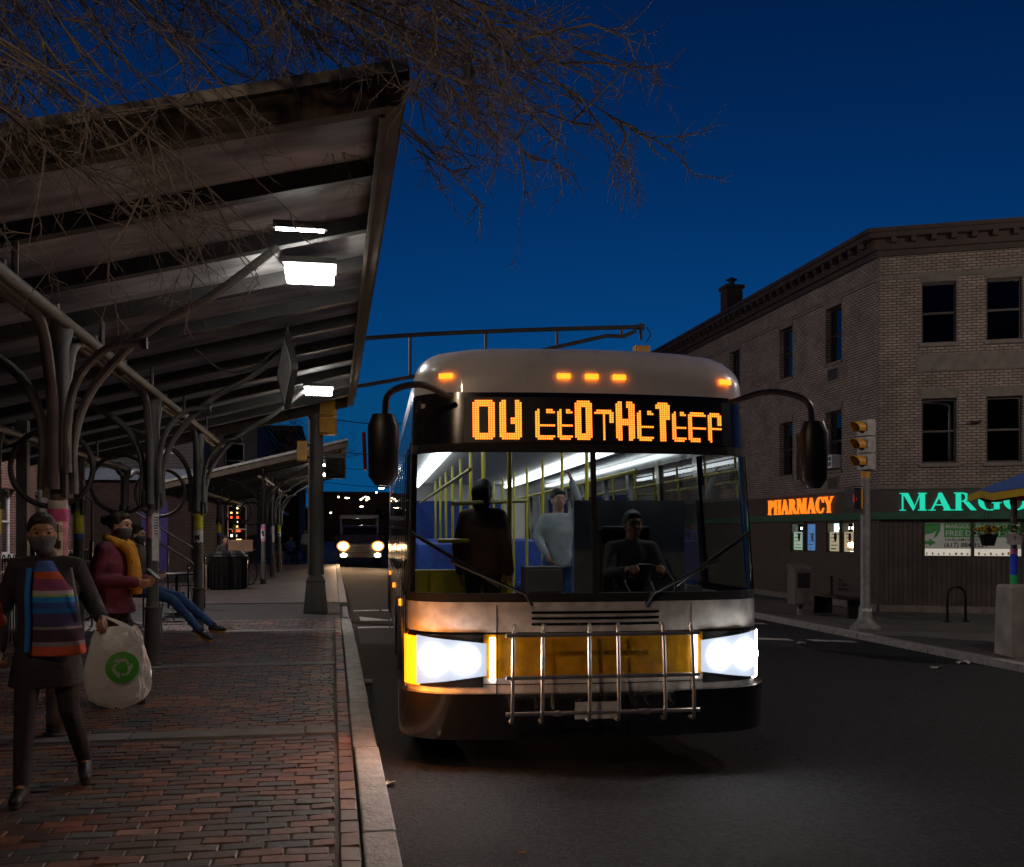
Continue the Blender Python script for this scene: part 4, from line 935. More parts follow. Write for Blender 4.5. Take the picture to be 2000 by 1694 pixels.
def bicycle(px, py, D, a, label):
    c = W(px, py, D); t = thing('bicycle', label, 'bicycle', (c.x, c.y, SW), a, 'parked bicycles')
    for x in (-.52, .52):
        b = MB(); b.tube([(x+.33*math.cos(k*math.pi/14), 0, .34+.33*math.sin(k*math.pi/14)) for k in range(29)], .017, 6, cap=False); w_ = b.build('wheel', M['rubber'], t)
        b = MB()
        for k in range(10): q = k*math.pi/5; b.tube([(x, 0, .34), (x+.32*math.cos(q), 0, .34+.32*math.sin(q))], .002, 3)
        b.build('spokes', M['galv'], w_)
    b = MB()
    for p, q in (((-.52, 0, .34), (-.15, 0, .82)), ((-.52, 0, .34), (-.05, 0, .3)), ((-.05, 0, .3), (-.16, 0, .86)), ((-.05, 0, .3), (.36, 0, .78)), ((-.15, 0, .76), (.36, 0, .82)), ((.36, 0, .9), (.52, 0, .34))): b.tube([p, q], .016, 6)
    b.build('frame', M['steel_dark'], t); b = MB(); b.ell((-.18, 0, .9), (.13, .06, .03), 8, 6); b.build('saddle', M['black'], t); b = MB(); b.tube(curve([(.3, -.28, .98), (.38, -.2, 1.0), (.36, 0, .92), (.38, .2, 1.0), (.3, .28, .98)], 4), .012, 6); b.build('handlebar', M['galv'], t)
bicycle(470, 1146, 27, 1.1, 'dark bicycle leaning behind the right litter bin'); bicycle(545, 1100, 42, 1.4, 'dark bicycle parked at the far canopy posts')
# litter
def litter(px, py, z, D, s, label, c_=(.6, .6, .58), can=False):
    c = W(px, py, D); t = MB(); r_ = random.Random(px)
    if can: t.tube([(-.05, 0, .03), (-.045, 0, .03), (.045, .01, .03), (.05, .01, .03)], [.025, .031, .03, .02], 12); o = t.build('drink_can', M['galv'], smooth=True)
    else:
        n_ = 5; vs = [((i/n_-.5)*s+r_.uniform(-.1, .1)*s, (j/n_-.5)*s*.7+r_.uniform(-.1, .1)*s, .004+r_.uniform(0, .32)*s) for j in range(n_+1) for i in range(n_+1)]
        t.add(vs, [(j*(n_+1)+i, j*(n_+1)+i+1, (j+1)*(n_+1)+i+1, (j+1)*(n_+1)+i) for j in range(n_) for i in range(n_)]); o = t.build('paper_scrap', mat('scrap', c_, .8, noise=.1))
    o.location = (c.x, c.y, z); tag(o, label, 'litter')
litter(757, 1535, .0, 1.62*F/(1535-1040), .10, 'crumpled white paper scrap on the asphalt beside the kerb')
litter(718, 1338, .0, 1.62*F/(1338-1040), .1, 'shiny crushed drink can lying by the kerb', can=True)
litter(1020, 1668, .0, 1.62*F/(1668-1040), .035, 'tiny brown leaf on the asphalt in the foreground', (.3, .1, .02))
litter(1565, 1252, gz(7.6), 17.0, .13, 'white paper scrap on the road near the base of the grey signal pole')
litter(1880, 1296, gz(9.9), 15.2, .18, 'white paper strip at the right kerb in front of the brick paving')
litter(1828, 1307, gz(9.2), 14.4, .16, 'flat pale paper strip lying on the road off the right kerb', (.35, .35, .34))
# street lamps: two near ones stand out of view, two more are added to brighten walls, the rest recede down the street
def street_lamp(loc, ang, label, h=6.5, watt=0, colr=(1, .62, .32), lens=8, arm=1.6):
    t = thing('street_lamp', label, 'street lamp', loc, ang, 'street lamps along the kerbs')
    b = MB(); b.lathe((0, 0, 0), [(.16, 0), (.16, .4), (.09, .5), (.055, h-.3)], 14); b.tube(curve([(0, 0, h-.35), (.1, 0, h), (arm*.6, 0, h+.15), (arm, 0, h+.1)], 5), .035, 8); b.build('pole', M['steel_dark'], t, smooth=True)
    b = MB(); b.ell((arm+.15, 0, h+.12), (.36, .15, .08), 14, 6); b.build('hood', M['steel_dark'], t, smooth=True)
    b = MB(); b.ell((arm+.15, 0, h+.05), (.22, .11, .07), 12, 6); b.build('lens', emis('street_lamp_lens', colr, lens), t, smooth=True)
    if watt: light('lamp_glow', 'POINT', (arm+.15, 0, h-.18), watt, colr, t, shadow_soft_size=.12)
    return t
street_lamp((-3.4, -1.2, SW), R(45), 'street lamp behind the camera by the canopy end', 5.2, 210, (1, .70, .45))
street_lamp((10.9, 7.5, RS), R(170), 'street lamp on the right kerb outside the right edge', 6.8, 330, (1, .82, .72))
street_lamp((16.6, 12.5, RS), R(170), 'added street lamp out of view on the right plaza, brightening the pharmacy front', 7.2, 520, (1, .80, .68))  # added out of view to brighten the corner building
street_lamp((-6.6, 24, SW), R(-20), 'added unseen street lamp above the near canopy roof, brightening the plaza and houses', 7.6, 1700, (.95, .85, .8))  # unseen lamp added to lift the dark background under the canopy
for i, (px, py, D, l) in enumerate(((747, 937, 62, 'upper lit street lamp left of the bus mirror'), (745, 953, 75, 'second lit street lamp just below the upper one'), (678, 972, 95, 'lit street lamp above the pickup truck roof'), (706, 989, 130, 'faint lit street lamp above the middle of the truck'))):
    c = W(px, py, D); street_lamp((c.x+1.75, c.y, -.2), R(180), l, c.z+.12, 0, (1, .8, .55), 40)
t = thing('distant_lights', 'cluster of tiny lit house windows above the far end of the street', 'house lights', W(712, 975, 180)); r_ = random.Random(4)
for px, py in ((705, 976), (709, 973), (714, 971), (718, 972), (716, 977), (720, 974), (735, 962), (766, 976), (772, 977), (646, 1002), (661, 971)):
    b = MB(); p = W(px, py, 180)-W(712, 975, 180); b.box(p, (.3, .1, .25)); b.build('light', emis('house_light', (1, .75, .45), 12), t)
# overhead wires
for i, (a, z0, z1) in enumerate(((805, 6.3, 6.0), (870, 6, 5.8), (935, 5.6, 5.4), (905, 6, 5.8))):
    D = 45+i*12; p, q = W(560, a-4, D), W(900, a+10, D*1.1); b = MB(); b.tube([p.lerp(q, k/10)-Vector((0, 0, .5*math.sin(math.pi*k/10))) for k in range(11)], .022, 4)
    tag(b.build('overhead_wire', M['black']), ('uppermost', 'second', 'fourth and lowest', 'third')[i]+' overhead wire crossing the dusk sky left of the bus', 'wire', 'overhead wires')
# ================================================================== BUS (at rest where it enters the photograph)
BUS = thing('city_bus', 'white and yellow city bus with lit amber destination sign and bright headlights', 'bus', (1.79, 6.5, 0), R(-2.5))
HB, LB = 1.29, 11.6       # half width, length
def bus_pt(u, z, off=0):
    """point on the shell: u metres round from the middle of the front (+ = driver side), z height, off outwards"""
    w_ = HB - max(0, z-1.2)*.035; y0 = .0+max(0, z-1.05)*.09 + max(0, .6-z)*.12; top = 2.96; rr = .26; ins = 0
    if z > top-rr:
        q = min(1, (z-(top-rr))/rr); ins = rr*(1-math.sqrt(max(0, 1-q*q)))
    w_ -= ins; y0 += ins*1.0; r_ = .30; s_ = 1 if u >= 0 else -1; a = abs(u); fl = w_-r_; arc = r_*math.pi/2
    if a <= fl: p = (a, 0); nrm = (0, -1)
    elif a <= fl+arc: t_ = (a-fl)/r_; p = (fl+r_*math.sin(t_), r_-r_*math.cos(t_)); nrm = (math.sin(t_), -math.cos(t_))
    else: p = (w_, r_+(a-fl-arc)); nrm = (1, 0)
    bow = .15*(p[0]/w_)**2*max(0, 1-p[1]/1.5)
    return Vector((s_*(p[0]+nrm[0]*off), p[1]+bow+y0+nrm[1]*off, z+(off if z > top-.02 else 0)))
def patch(b, u0, u1, z0, z1, off=0, nu=None, nz=None, thick=0):
    nu = nu or max(2, int(abs(u1-u0)/.08)); nz = nz or max(1, int((z1-z0)/.08))
    def grid(o): return [bus_pt(u0+(u1-u0)*i/nu, z0+(z1-z0)*j/nz, o) for j in range(nz+1) for i in range(nu+1)]
    vs = grid(off); m_ = nu+1; fs = [(j*m_+i, j*m_+i+1, (j+1)*m_+i+1, (j+1)*m_+i) for j in range(nz) for i in range(nu)]
    if thick:
        k = len(vs); vs += grid(off-thick); fs += [tuple(reversed([q+k for q in f])) for f in list(fs)]
        for i in range(nu): fs += [(i+1, i, i+k, i+1+k), (nz*m_+i, nz*m_+i+1, nz*m_+i+1+k, nz*m_+i+k)]
        for j in range(nz): fs += [(j*m_, (j+1)*m_, (j+1)*m_+k, j*m_+k), ((j+1)*m_+nu, j*m_+nu, j*m_+nu+k, (j+1)*m_+nu+k)]
    b.add(vs, fs)
YEL = (.72, .36, .01)
M['bus_paint'] = bandmat('bus_paint', 'Z', [(.0, .50, (.20, .19, .18)), (.62, .92, YEL), (.92, .935, (.02, .02, .02))], (.72, .70, .66), .3, .3, coat=.5)
M['bus_white'] = mat('bus_white_paint', (.78, .77, .76), .3, noise=.08, scale=3, coat=.4)
M['bus_black'] = mat('bus_black_gloss', (.014, .013, .013), .16, noise=.1, scale=3, coat=.5)
UE = HB+LB-.6
b = MB(); patch(b, -UE, UE, .30, 1.14, nu=220, thick=.03); b.build('lower_body', M['bus_paint'], BUS, smooth=True)
b = MB(); patch(b, -UE, UE, 2.60, 2.959, nu=220, nz=10, thick=.0); 
m_ = 220; vs = []; 
for i in range(m_//2+1):
    vs += [bus_pt(-UE+2*UE*i/m_, 2.959), bus_pt(UE-2*UE*i/m_, 2.959)]
b.add(vs, [(2*i, 2*i+1, 2*i+3, 2*i+2) for i in range(m_//2)]); b.build('roof', M['bus_white'], BUS, smooth=True)
b = MB(); patch(b, -1.42, 1.42, 2.22, 2.60, nu=50, thick=.03); hd = b.build('sign_header', M['bus_black'], BUS, smooth=True)
b = MB(); patch(b, -UE, -1.42, 2.30, 2.60, nu=120, thick=.03); patch(b, 1.42, UE, 2.30, 2.60, nu=120, thick=.03); b.build('side_header', M['bus_black'], BUS, smooth=True)
# windscreen, its frame and pillars
b = MB(); patch(b, -1.36, 1.36, 1.19, 2.20, off=-.005, nu=40, nz=12); ws = b.build('windscreen', M['glass_bus'], BUS, smooth=True)
b = MB(); patch(b, -1.42, 1.42, 1.14, 1.20, off=.004, thick=.04); patch(b, -1.42, 1.42, 2.18, 2.24, off=.004, thick=.04); patch(b, -1.42, -1.35, 1.14, 2.3, off=.003, thick=.04); patch(b, 1.35, 1.42, 1.14, 2.3, off=.003, thick=.04); patch(b, -.018, .018, 1.2, 2.18, off=.004, thick=.03)
b.build('rubber_seal', M['rubber'], ws)
for s, px in ((-1, -.45), (1, .35)):
    b = MB(); p = [bus_pt(px, 1.12, .03), bus_pt(px+.05*s, 1.2, .05), bus_pt(px+s*.55, 1.42, .035)]; b.tube(p, .012, 6); q = [bus_pt(px+s*.22, 1.25, .03), bus_pt(px+s*.85, 1.62, .03)]; b.tube(q, .014, 5); b.build('wiper', M['black'], BUS)
# side pillars, windows and doors
for s in (-1, 1):
    u = 1.42; k = 0
    while u < UE-.2:
        wd_ = 1.15 if not (s < 0 and k == 0) else 1.2
        u1 = min(u+wd_, UE-.15)
        if u1-u > .3:
            b = MB(); patch(b, s*(u+.06), s*(u1-.06), 1.2, 2.27, off=-.004, nu=8, nz=3); w_ = b.build('side_window' if not (s < 0 and k == 0) else 'door', M['glass_bus'], BUS)
            b = MB(); patch(b, s*u, s*(u+.06), 1.14, 2.3, thick=.03, nu=2); patch(b, s*(u1-.06), s*u1, 1.14, 2.3, thick=.03, nu=2); patch(b, s*(u+.06), s*(u1-.06), 1.14, 1.2, off=.001, thick=.03, nu=8, nz=1); patch(b, s*(u+.06), s*(u1-.06), 2.27, 2.3, off=.001, thick=.03, nu=8, nz=1); b.build('frame', M['bus_black'], w_)
        u = u1+.001; k += 1
b = MB(); patch(b, -2.62, -1.5, .36, 2.25, off=.006, thick=.004, nu=16, nz=12); 
b = MB()
for u_ in (-2.64, -2.06, -1.48): patch(b, u_, u_+.03, .36, 2.27, off=.012, thick=.01, nu=1)
b.build('door_trim', M['bus_black'], BUS)
# bumper, bike rack, plate
b = MB(); patch(b, -1.9, 1.9, .20, .52, off=.06, nu=60, thick=.08); b.build('bumper', M['bus_black'], BUS, smooth=True)
b = MB(); patch(b, -UE, -1.9, .24, .42, off=.004, nu=90, thick=.03); patch(b, 1.9, UE, .24, .42, off=.004, nu=90, thick=.03); b.build('skirt', M['bus_black'], BUS)
M['rack'] = mat('stainless_rack', (.42, .40, .36), .35, .7, noise=.2)
b = MB()
for x in (-.62, -.42, -.1, .1, .42, .62): b.tube(curve([(x, -.14, .36), (x, -.24, .42), (x*.98, -.22, .95), (x*.96, -.2, 1.0)], 4), .013, 7)
for z in (.42, .66, .94): b.tube([(-.66, -.23, z), (.66, -.23, z)], .014, 7)
b.tube([(-.3, -.02, .38), (-.3, -.24, .42)], .02); b.tube([(.3, -.02, .38), (.3, -.24, .42)], .02); b.build('bike_rack', M['rack'], BUS, smooth=True)
b = MB(); patch(b, -.16, .16, .34, .46, off=.072, thick=.004, nu=4); b.build('number_plate', M['poster_white'], BUS)
b = MB()
for z in (.98, 1.02, 1.06): patch(b, -.45, .45, z, z+.018, off=.006, thick=.006, nu=12, nz=1)
b.build('vent_slots', M['bus_black'], BUS)
b = MB(); patch(b, -1.5, 1.5, .575, .581, off=.002, thick=.002, nz=1)
for u_ in (-.69, .69): patch(b, u_, u_+.006, .52, 1.12, off=.002, thick=.002, nu=1)
for s in (-1, 1):
    for k in range(9): patch(b, s*(2.8+k*1.1), s*(2.806+k*1.1), .42, 1.12, off=.002, thick=.002, nu=1)
    patch(b, s*1.6, s*UE, .60, .606, off=.002, thick=.002, nz=1)
b.build('panel_seams', M['bus_black'], BUS)
# headlights, indicators, markers
M['hl_cover'] = mat('headlight_cover_lit', (.04, .045, .05), .1, noise=0, emit=(.70, .80, 1), es=.75); M['hl'] = emis('headlight_lit', (1, .98, .95), 60); M['amber'] = emis('amber_lit', (1, .17, .003), 5); M['amber2'] = emis('marker_lit', (1, .20, .01), 3.5); M['hl_dim'] = emis('daytime_strip', (1, .9, .85), 7)
for s in (-1, 1):
    b = MB(); patch(b, s*.78, s*1.36, .56, .92, off=.012, nu=12, thick=.02); hb = b.build('headlight', M['bus_black'], BUS, smooth=True)
    if s < 0: hb['label'] = 'headlight beside the lit amber indicator'
    for u_, r_ in ((.90, .10), (1.11, .11)):
        c = bus_pt(s*u_, .75, .035); n_ = (bus_pt(s*u_, .75, .1)-bus_pt(s*u_, .75, 0)).normalized(); Mr = n_.to_track_quat('Z', 'Y').to_matrix()
        b = MB(); b.ell(c, (r_, r_, .035), 18, 8, M=Mr); b.build('lamp', M['hl'], hb, smooth=True)
    b = MB(); G = [[bus_pt(s*(.76+.48*i/10), (.64-.07*i/10)+((.86+.05*i/10)-(.64-.07*i/10))*j/4, .022) for i in range(11)] for j in range(5)]; b.add([v for g in G for v in g], [(j*11+i, j*11+i+1, (j+1)*11+i+1, (j+1)*11+i) for j in range(4) for i in range(10)]); b.build('lens', M['hl_cover'], hb, smooth=True)
    b = MB(); patch(b, s*1.22, s*1.42, .56, .90, off=.02, nu=6, thick=.02); b.build('indicator', M['amber'] if s < 0 else M['hl_dim'], BUS)
    b = MB(); patch(b, s*.70, s*.735, .60, .90, off=.014, nu=2, thick=.01); b.build('light_strip', M['hl_dim'], BUS)
for u_ in (-1.02, -.2, 0, .2, 1.02):
    b = MB(); patch(b, u_-.045, u_+.045, 2.70, 2.735, off=.022, nu=3, nz=2, thick=.02); b.build('marker_lamp', M['amber2'], BUS)
for u_, z in ((-3.2, 1.0), (-6.4, .98), (-9.5, 1.0)):
    b = MB(); patch(b, u_-.07, u_+.07, z-.02, z+.03, off=.02, nu=3, nz=2, thick=.02); b.build('side_marker', M['amber2'], BUS)
light('indicator_glow', 'POINT', (-1.28, -.02, .70), 14, (1, .30, .03), BUS, shadow_soft_size=.08)
light('headlamp_beam', 'SPOT', (-.95, -.12, .75), 6, (1, .95, .88), BUS, rot=(R(80), 0, R(180)), spot_size=R(75), spot_blend=.8, shadow_soft_size=.08)
light('headlamp_beam', 'SPOT', (.95, -.12, .75), 6, (1, .95, .88), BUS, rot=(R(80), 0, R(180)), spot_size=R(75), spot_blend=.8, shadow_soft_size=.08)
# destination sign: an amber dot matrix behind glass (its words cannot be read in the photograph)
M['led'] = emis('amber_led', (1, .21, .02), 3.0); M['led_hot'] = emis('bright_amber_led', (1, .55, .16), 5)
b = MB(); patch(b, -.90, 1.06, 2.245, 2.565, off=.006, thick=.004, nu=24); sg = b.build('destination_sign', M['black'], BUS)
r_ = random.Random(12); b = MB(); du = .0155; NC = 132; NR = 20; on = set()
def box_glyph(a, c, h):   # letter-like strokes: the words on this sign are lost in the photograph
    st = 3 if h > 17 else 2; S = r_.choice(('LRTm', 'LTMb', 'LRMt', 'CTr', 'LRBm', 'LMBt', 'RTMB', 'LRTB', 'LTMr'))
    for i in range(a, c):
        for j in range(1, h):
            f = (i-a)/(c-a); top = h-1-j < st; bot = j-1 < st; mid = abs(j-h//2) < st/2
            if ('L' in S and i-a < st) or ('R' in S and c-1-i < st) or ('T' in S and top) or ('B' in S and bot) or ('M' in S and mid) or ('C' in S and abs(i-(a+c-1)/2) < st/2) \
               or ('t' in S and top and f > .5) or ('b' in S and bot and f < .6) or ('m' in S and mid and f > .4) or ('r' in S and c-1-i < st and j > h*.55):
                if not ((i in (a, c-1)) and (j in (1, h-1))): on.add((i, j))
box_glyph(2, 12, 19); box_glyph(14, 24, 19); x = 30
while x < 116: wch = r_.choice((7, 8, 9)); box_glyph(x, min(x+wch, 121), 19 if r_.random() < .3 else 15); x += wch+1
hot = MB()
for i, j in on:
    u_ = -.875+i*du+.004; z = 2.252+j*.0155; q = [bus_pt(u_, z, .012), bus_pt(u_+.0125, z, .012), bus_pt(u_+.0125, z+.0125, .012), bus_pt(u_, z+.0125, .012)]
    b.add(q, [(0, 1, 2, 3)])
b.build('led_matrix', M['led'], sg)
# mirrors
for s in (-1, 1):
    x0 = s*1.12; b = MB(); b.tube(curve([(s*1.0, .12, 2.55), (s*1.22, -.1, 2.60), (s*1.42, -.24, 2.52), (s*1.45, -.26, 2.36)], 5), .022, 8); a_ = b.build('mirror_arm', M['black'], BUS, smooth=True)
    b = MB(); b.loft([(s*1.46, -.25, 1.92, .05, .04), (s*1.46, -.26, 1.98, .095, .06), (s*1.46, -.27, 2.30, .10, .065), (s*1.46, -.26, 2.38, .07, .05)], 16); mr = b.build('mirror', M['black'], BUS, smooth=True)
    b = MB(); b.box((s*1.46, -.19, 2.14), (.19, .012, .32)); b.build('mirror_glass', M['galv'], mr)
    if s < 0: b = MB(); b.loft([(s*1.575, -.27, 2.02, .012, .03), (s*1.585, -.27, 2.26, .012, .03)], 8); b.build('reflector', mat('red_reflector', (.35, .05, .02), .4), mr)
# wheels with dark arches
for y in (2.55, 8.7):
    for s in (-1, 1):
        c = Vector((s*(HB-.16), y, .48)); b = MB(); b.tube([c+Vector((-.14, 0, 0)), c+Vector((-.12, 0, 0)), c+Vector((.12, 0, 0)), c+Vector((.14, 0, 0))], [.44, .48, .48, .44], 28); w_ = b.build('wheel', M['rubber'], BUS, smooth=True)
        b = MB(); b.tube([c+Vector((s*.10, 0, 0)), c+Vector((s*.145, 0, 0))], [.28, .24], 20); b.tube([c+Vector((s*.14, 0, 0)), c+Vector((s*.17, 0, 0))], .09, 12); b.build('rim', M['galv'], w_)
        b = MB(); b.tube([(s*(HB+.006), y+.58*math.cos(k*math.pi/12), .42+.58*math.sin(k*math.pi/12)) for k in range(13)], .03, 6); b.build('wheel_arch', M['rubber'], BUS)
# rear and interior
b = MB(); b.bb(-HB+.03, HB-.03, LB-.1, LB-.05, .3, 2.9); b.build('rear_wall', M['bus_white'], BUS)
M['b_floor'] = mat('bus_floor', (.06, .06, .065), .6); M['b_ceil'] = mat('bus_ceiling', (.55, .55, .55), .5, noise=.1); M['b_blue'] = mat('blue_seat', (.02, .07, .38), .6, noise=.3, scale=20); M['b_yellow'] = mat('yellow_rail', (.6, .5, .02), .35, noise=.1)
M['b_grey'] = mat('grey_liner', (.16, .17, .19), .6, noise=.2); M['b_strip'] = emis('bus_ceiling_light', (.92, .96, 1), 4.5)
b = MB(); b.bb(-HB+.05, HB-.05, .2, LB-.1, .42, .46); b.build('floor', M['b_floor'], BUS)
b = MB(); b.bb(-HB+.1, HB-.1, .35, LB-.1, 2.50, 2.53); b.build('ceiling', M['b_ceil'], BUS)
b = MB(); b.bb(-.8, .8, LB-.16, LB-.12, 1.3, 2.2); b.build('rear_panel', M['b_blue'], BUS)
for s in (-1, 1):
    b = MB(); b.box((s*.82, 6.2, 2.44), (.12, 9.4, .04)); b.build('ceiling_light', M['b_strip'], BUS)
    b = MB(); b.bb(s*(HB-.06), s*(HB-.05), 1.4, LB-.1, .46, 1.16); b.build('wall_liner', M['b_grey'], BUS)
    b = MB(); b.tube([(s*.72, 1.6, 2.15), (s*.72, LB-.4, 2.15)], .018, 8); b.build('grab_rail', M['b_yellow'], BUS, smooth=True)
    for k in range(7):
        y = 2.6+k*1.25; b = MB(); b.tube([(s*.5, y, .46), (s*.5, y, 2.5)], .018, 8); b.build('grab_pole', M['b_yellow'], BUS, smooth=True)
        for q in (.35, .62) if k else (.62,):
            x = s*(q+.28); b = MB(); b.box((x, y+.3, .90), (.42, .42, .07)); b.box((x, y+.52, 1.2), (.42, .06, .62), M=Matrix.Rotation(-.15, 3, 'X')); b.box((x, y+.3, .66), (.3, .3, .4)); b.build('seat', M['b_blue'], BUS, bevel=.02)
b = MB(); b.bb(.2, 1.2, 1.75, 1.8, .46, 1.9); b.build('driver_partition', M['b_grey'], BUS)
b = MB(); b.bb(-1.2, -.35, 1.72, 1.78, .46, 1.3); b.build('yellow_panel', M['b_yellow'], BUS)
b = MB(); b.tube([(-1.0, 1.5, 1.55), (-.4, 1.5, 1.55)], .018); b.tube([(-.4, 1.5, .5), (-.4, 1.5, 2.4)], .02); b.tube([(-.9, 1.2, 1.85), (-.2, 1.9, 1.9)], .018); b.build('entry_rail', M['b_yellow'], BUS)
b = MB(); b.bb(-.1, 1.2, .42, .62, .46, 1.12); b.box((.65, .62, 1.1), (.9, .3, .12)); b.build('dashboard', M['black'], BUS, bevel=.03)
b = MB(); b.tube([(.62+.2*math.cos(k*.449), .86+.12*math.sin(k*.449), 1.22+.14*math.sin(k*.449)) for k in range(15)], .014, 6, cap=False); b.tube([(.62, .7, 1.1), (.62, .86, 1.22)], .03); b.build('steering_wheel', M['black'], BUS)
b = MB(); b.bb(-.35, -.05, .95, 1.2, .46, 1.35); b.bb(-.33, -.07, .93, .95, 1.15, 1.33); b.build('fare_box', M['b_grey'], BUS, bevel=.02)
b = MB(); b.bb(.4, .85, 1.2, 1.6, .8, .95); b.box((.62, 1.62, 1.3), (.45, .1, .75)); b.build('driver_seat', M['black'], BUS, bevel=.03)
# ---------------- pickup truck
T = thing('pickup_truck', 'oncoming dark pickup truck with glaring warm headlights and a pale roof rack', 'truck', (1.28, 46, 0), R(0))
M['truck'] = mat('dark_car_paint', (.13, .13, .15), .25, noise=.1, coat=.6)
b = MB()
prof = [(0, .45), (-.02, .9), (.1, 1.12), (1.3, 1.2), (1.75, 1.95), (3.2, 1.98), (3.5, 1.3), (5.4, 1.28), (5.4, .5)]
b.prism(prof, lambda x, y, d: (d*(1 if y < 1.3 else .84), x, y), -1.0, 1.0); b.build('body', M['truck'], T, bevel=.03)
b = MB(); b.add([(-.80, 1.37, 1.30), (.80, 1.37, 1.30), (.76, 1.68, 1.86), (-.76, 1.68, 1.86)], [(0, 1, 2, 3)]); b.build('windscreen', M['bus_black'], T)
b = MB()
for z in (.72, .82, .92, 1.0): b.bb(-.55, .55, -.06, -.02, z, z+.04)
b.bb(-.98, .98, -.12, -.02, .45, .64); b.build('grille', M['galv'], T, bevel=.01)
b = MB(); b.bb(-.16, .16, -.14, -.12, .5, .6); b.build('number_plate', mat('red_plate', (.4, .1, .1), .5), T)
b = MB(); b.bb(-.92, .92, 1.75, 1.85, 2.34, 2.46); b.bb(-.92, .92, 4.9, 5.0, 2.34, 2.46)
for s in (-.9, .9): b.bb(s-.03, s+.03, 1.8, 5.0, 2.36, 2.42); b.bb(s-.03, s+.03, 3.55, 3.62, 1.3, 2.36); b.tube([(s, 1.8, 2.36), (s*.95, 1.4, 1.6)], .03)
b.build('roof_rack', M['white_trim'], T)
M['tr_glow'] = emis('headlight_glow_disc', (1, .34, .08), 1.6); M['tr_hl'] = emis('truck_headlight_lit', (1, .66, .36), 120)  # wide warm disc paints the headlight glow around the bright core
for s in (-1, 1):
    b = MB(); b.ell((s*.80, -.05, .98), (.30, .05, .24), 18, 8); h = b.build('headlight', M['tr_glow'], T, smooth=True)
    b = MB(); b.ell((s*.80, -.09, .98), (.20, .05, .15), 14, 8); b.build('bulb', M['tr_hl'], h, smooth=True)
    b = MB(); b.ell((s*.78, -.13, .55), (.13, .04, .09), 12, 6); b.build('fog_lamp', M['tr_hl'], T, smooth=True)
    b = MB(); b.box((s*1.12, 1.5, 1.35), (.16, .1, .24)); b.build('mirror', M['black'], T, bevel=.02)
    light('beam', 'SPOT', (s*.8, -.2, .98), 900, (1, .6, .32), T, rot=(R(84), 0, R(180)), spot_size=R(36), spot_blend=.9, shadow_soft_size=.1)
    for y in (.95, 4.4): b = MB(); b.tube([(s*.75, y, .4), (s*1.0, y, .4)], .4, 20); b.build('wheel', M['rubber'], T, smooth=True)
# ================================================================== PEOPLE
M['skin'] = mat('skin', (.30, .15, .09), .55, noise=.1, scale=12); M['skin_light'] = mat('skin_light', (.42, .24, .17), .55, noise=.1, scale=12)
M['hair'] = mat('dark_hair', (.015, .011, .009), .6, noise=.4, scale=40, bump=.3)
M['coat'] = mat('dark_coat', (.02, .018, .022), .8, noise=.4, scale=7, bump=1.0, bscale=9); M['trouser'] = mat('dark_trousers', (.014, .012, .013), .85, noise=.3, bump=.9, bscale=11)
M['burgundy'] = mat('burgundy_coat', (.11, .012, .032), .75, noise=.4, scale=6, bump=1.0, bscale=10); M['scarf'] = mat('yellow_scarf', (.52, .24, .015), .85, noise=.3, scale=14, bump=.5, bscale=50)
M['denim'] = mat('blue_denim', (.035, .085, .22), .85, noise=.4, scale=9, bump=.9, bscale=12); M['olive'] = mat('brown_jacket', (.07, .055, .035), .8, noise=.3, scale=7, bump=.3)
M['mask'] = mat('face_mask', (.075, .08, .09), .8, noise=.1); M['shoe'] = mat('black_shoe', (.012, .012, .012), .5, noise=.2); M['eye'] = mat('eye', (.01, .008, .006), .2, noise=0)
def lp(a, b_, t): return Vector(a).lerp(Vector(b_), t)
def hand(b, w_, d, palm_n, s, curl=.9, side=1):
    """palm plus five bent fingers; d along the hand, palm_n the palm normal"""
    w_ = Vector(w_); d = Vector(d).normalized(); pn = (Vector(palm_n)-d*Vector(palm_n).dot(d)).normalized(); x = d.cross(pn)*side
    Mr = Matrix((x, pn, d)).transposed(); b.ell(w_+d*.045*s, (.042*s, .017*s, .055*s), 12, 8, M=Mr)
    for k, (o, L) in enumerate(((-.032, .062), (-.011, .075), (.011, .070), (.031, .054))):
        p = w_+d*.085*s+x*o*s; a1 = curl*.5; q1 = p+(d*math.cos(a1)+pn*math.sin(a1))*L*.5*s; a2 = curl*1.3; q2 = q1+(d*math.cos(a2)+pn*math.sin(a2))*L*.35*s; a3 = curl*2.0; q3 = q2+(d*math.cos(a3)+pn*math.sin(a3))*L*.28*s
        b.cap(p-d*.02*s, q1, .0095*s, .0088*s, 8); b.cap(q1, q2, .0088*s, .008*s, 8); b.cap(q2, q3, .008*s, .0072*s, 8)
    p = w_+d*.02*s-x*.035*s; q = p+(d*.6-x*.55+pn*.5).normalized()*.04*s; b.cap(p, q, .012*s, .010*s, 8); b.cap(q, q+(d*.7+pn*.7-x*.05).normalized()*.03*s, .010*s, .008*s, 8)
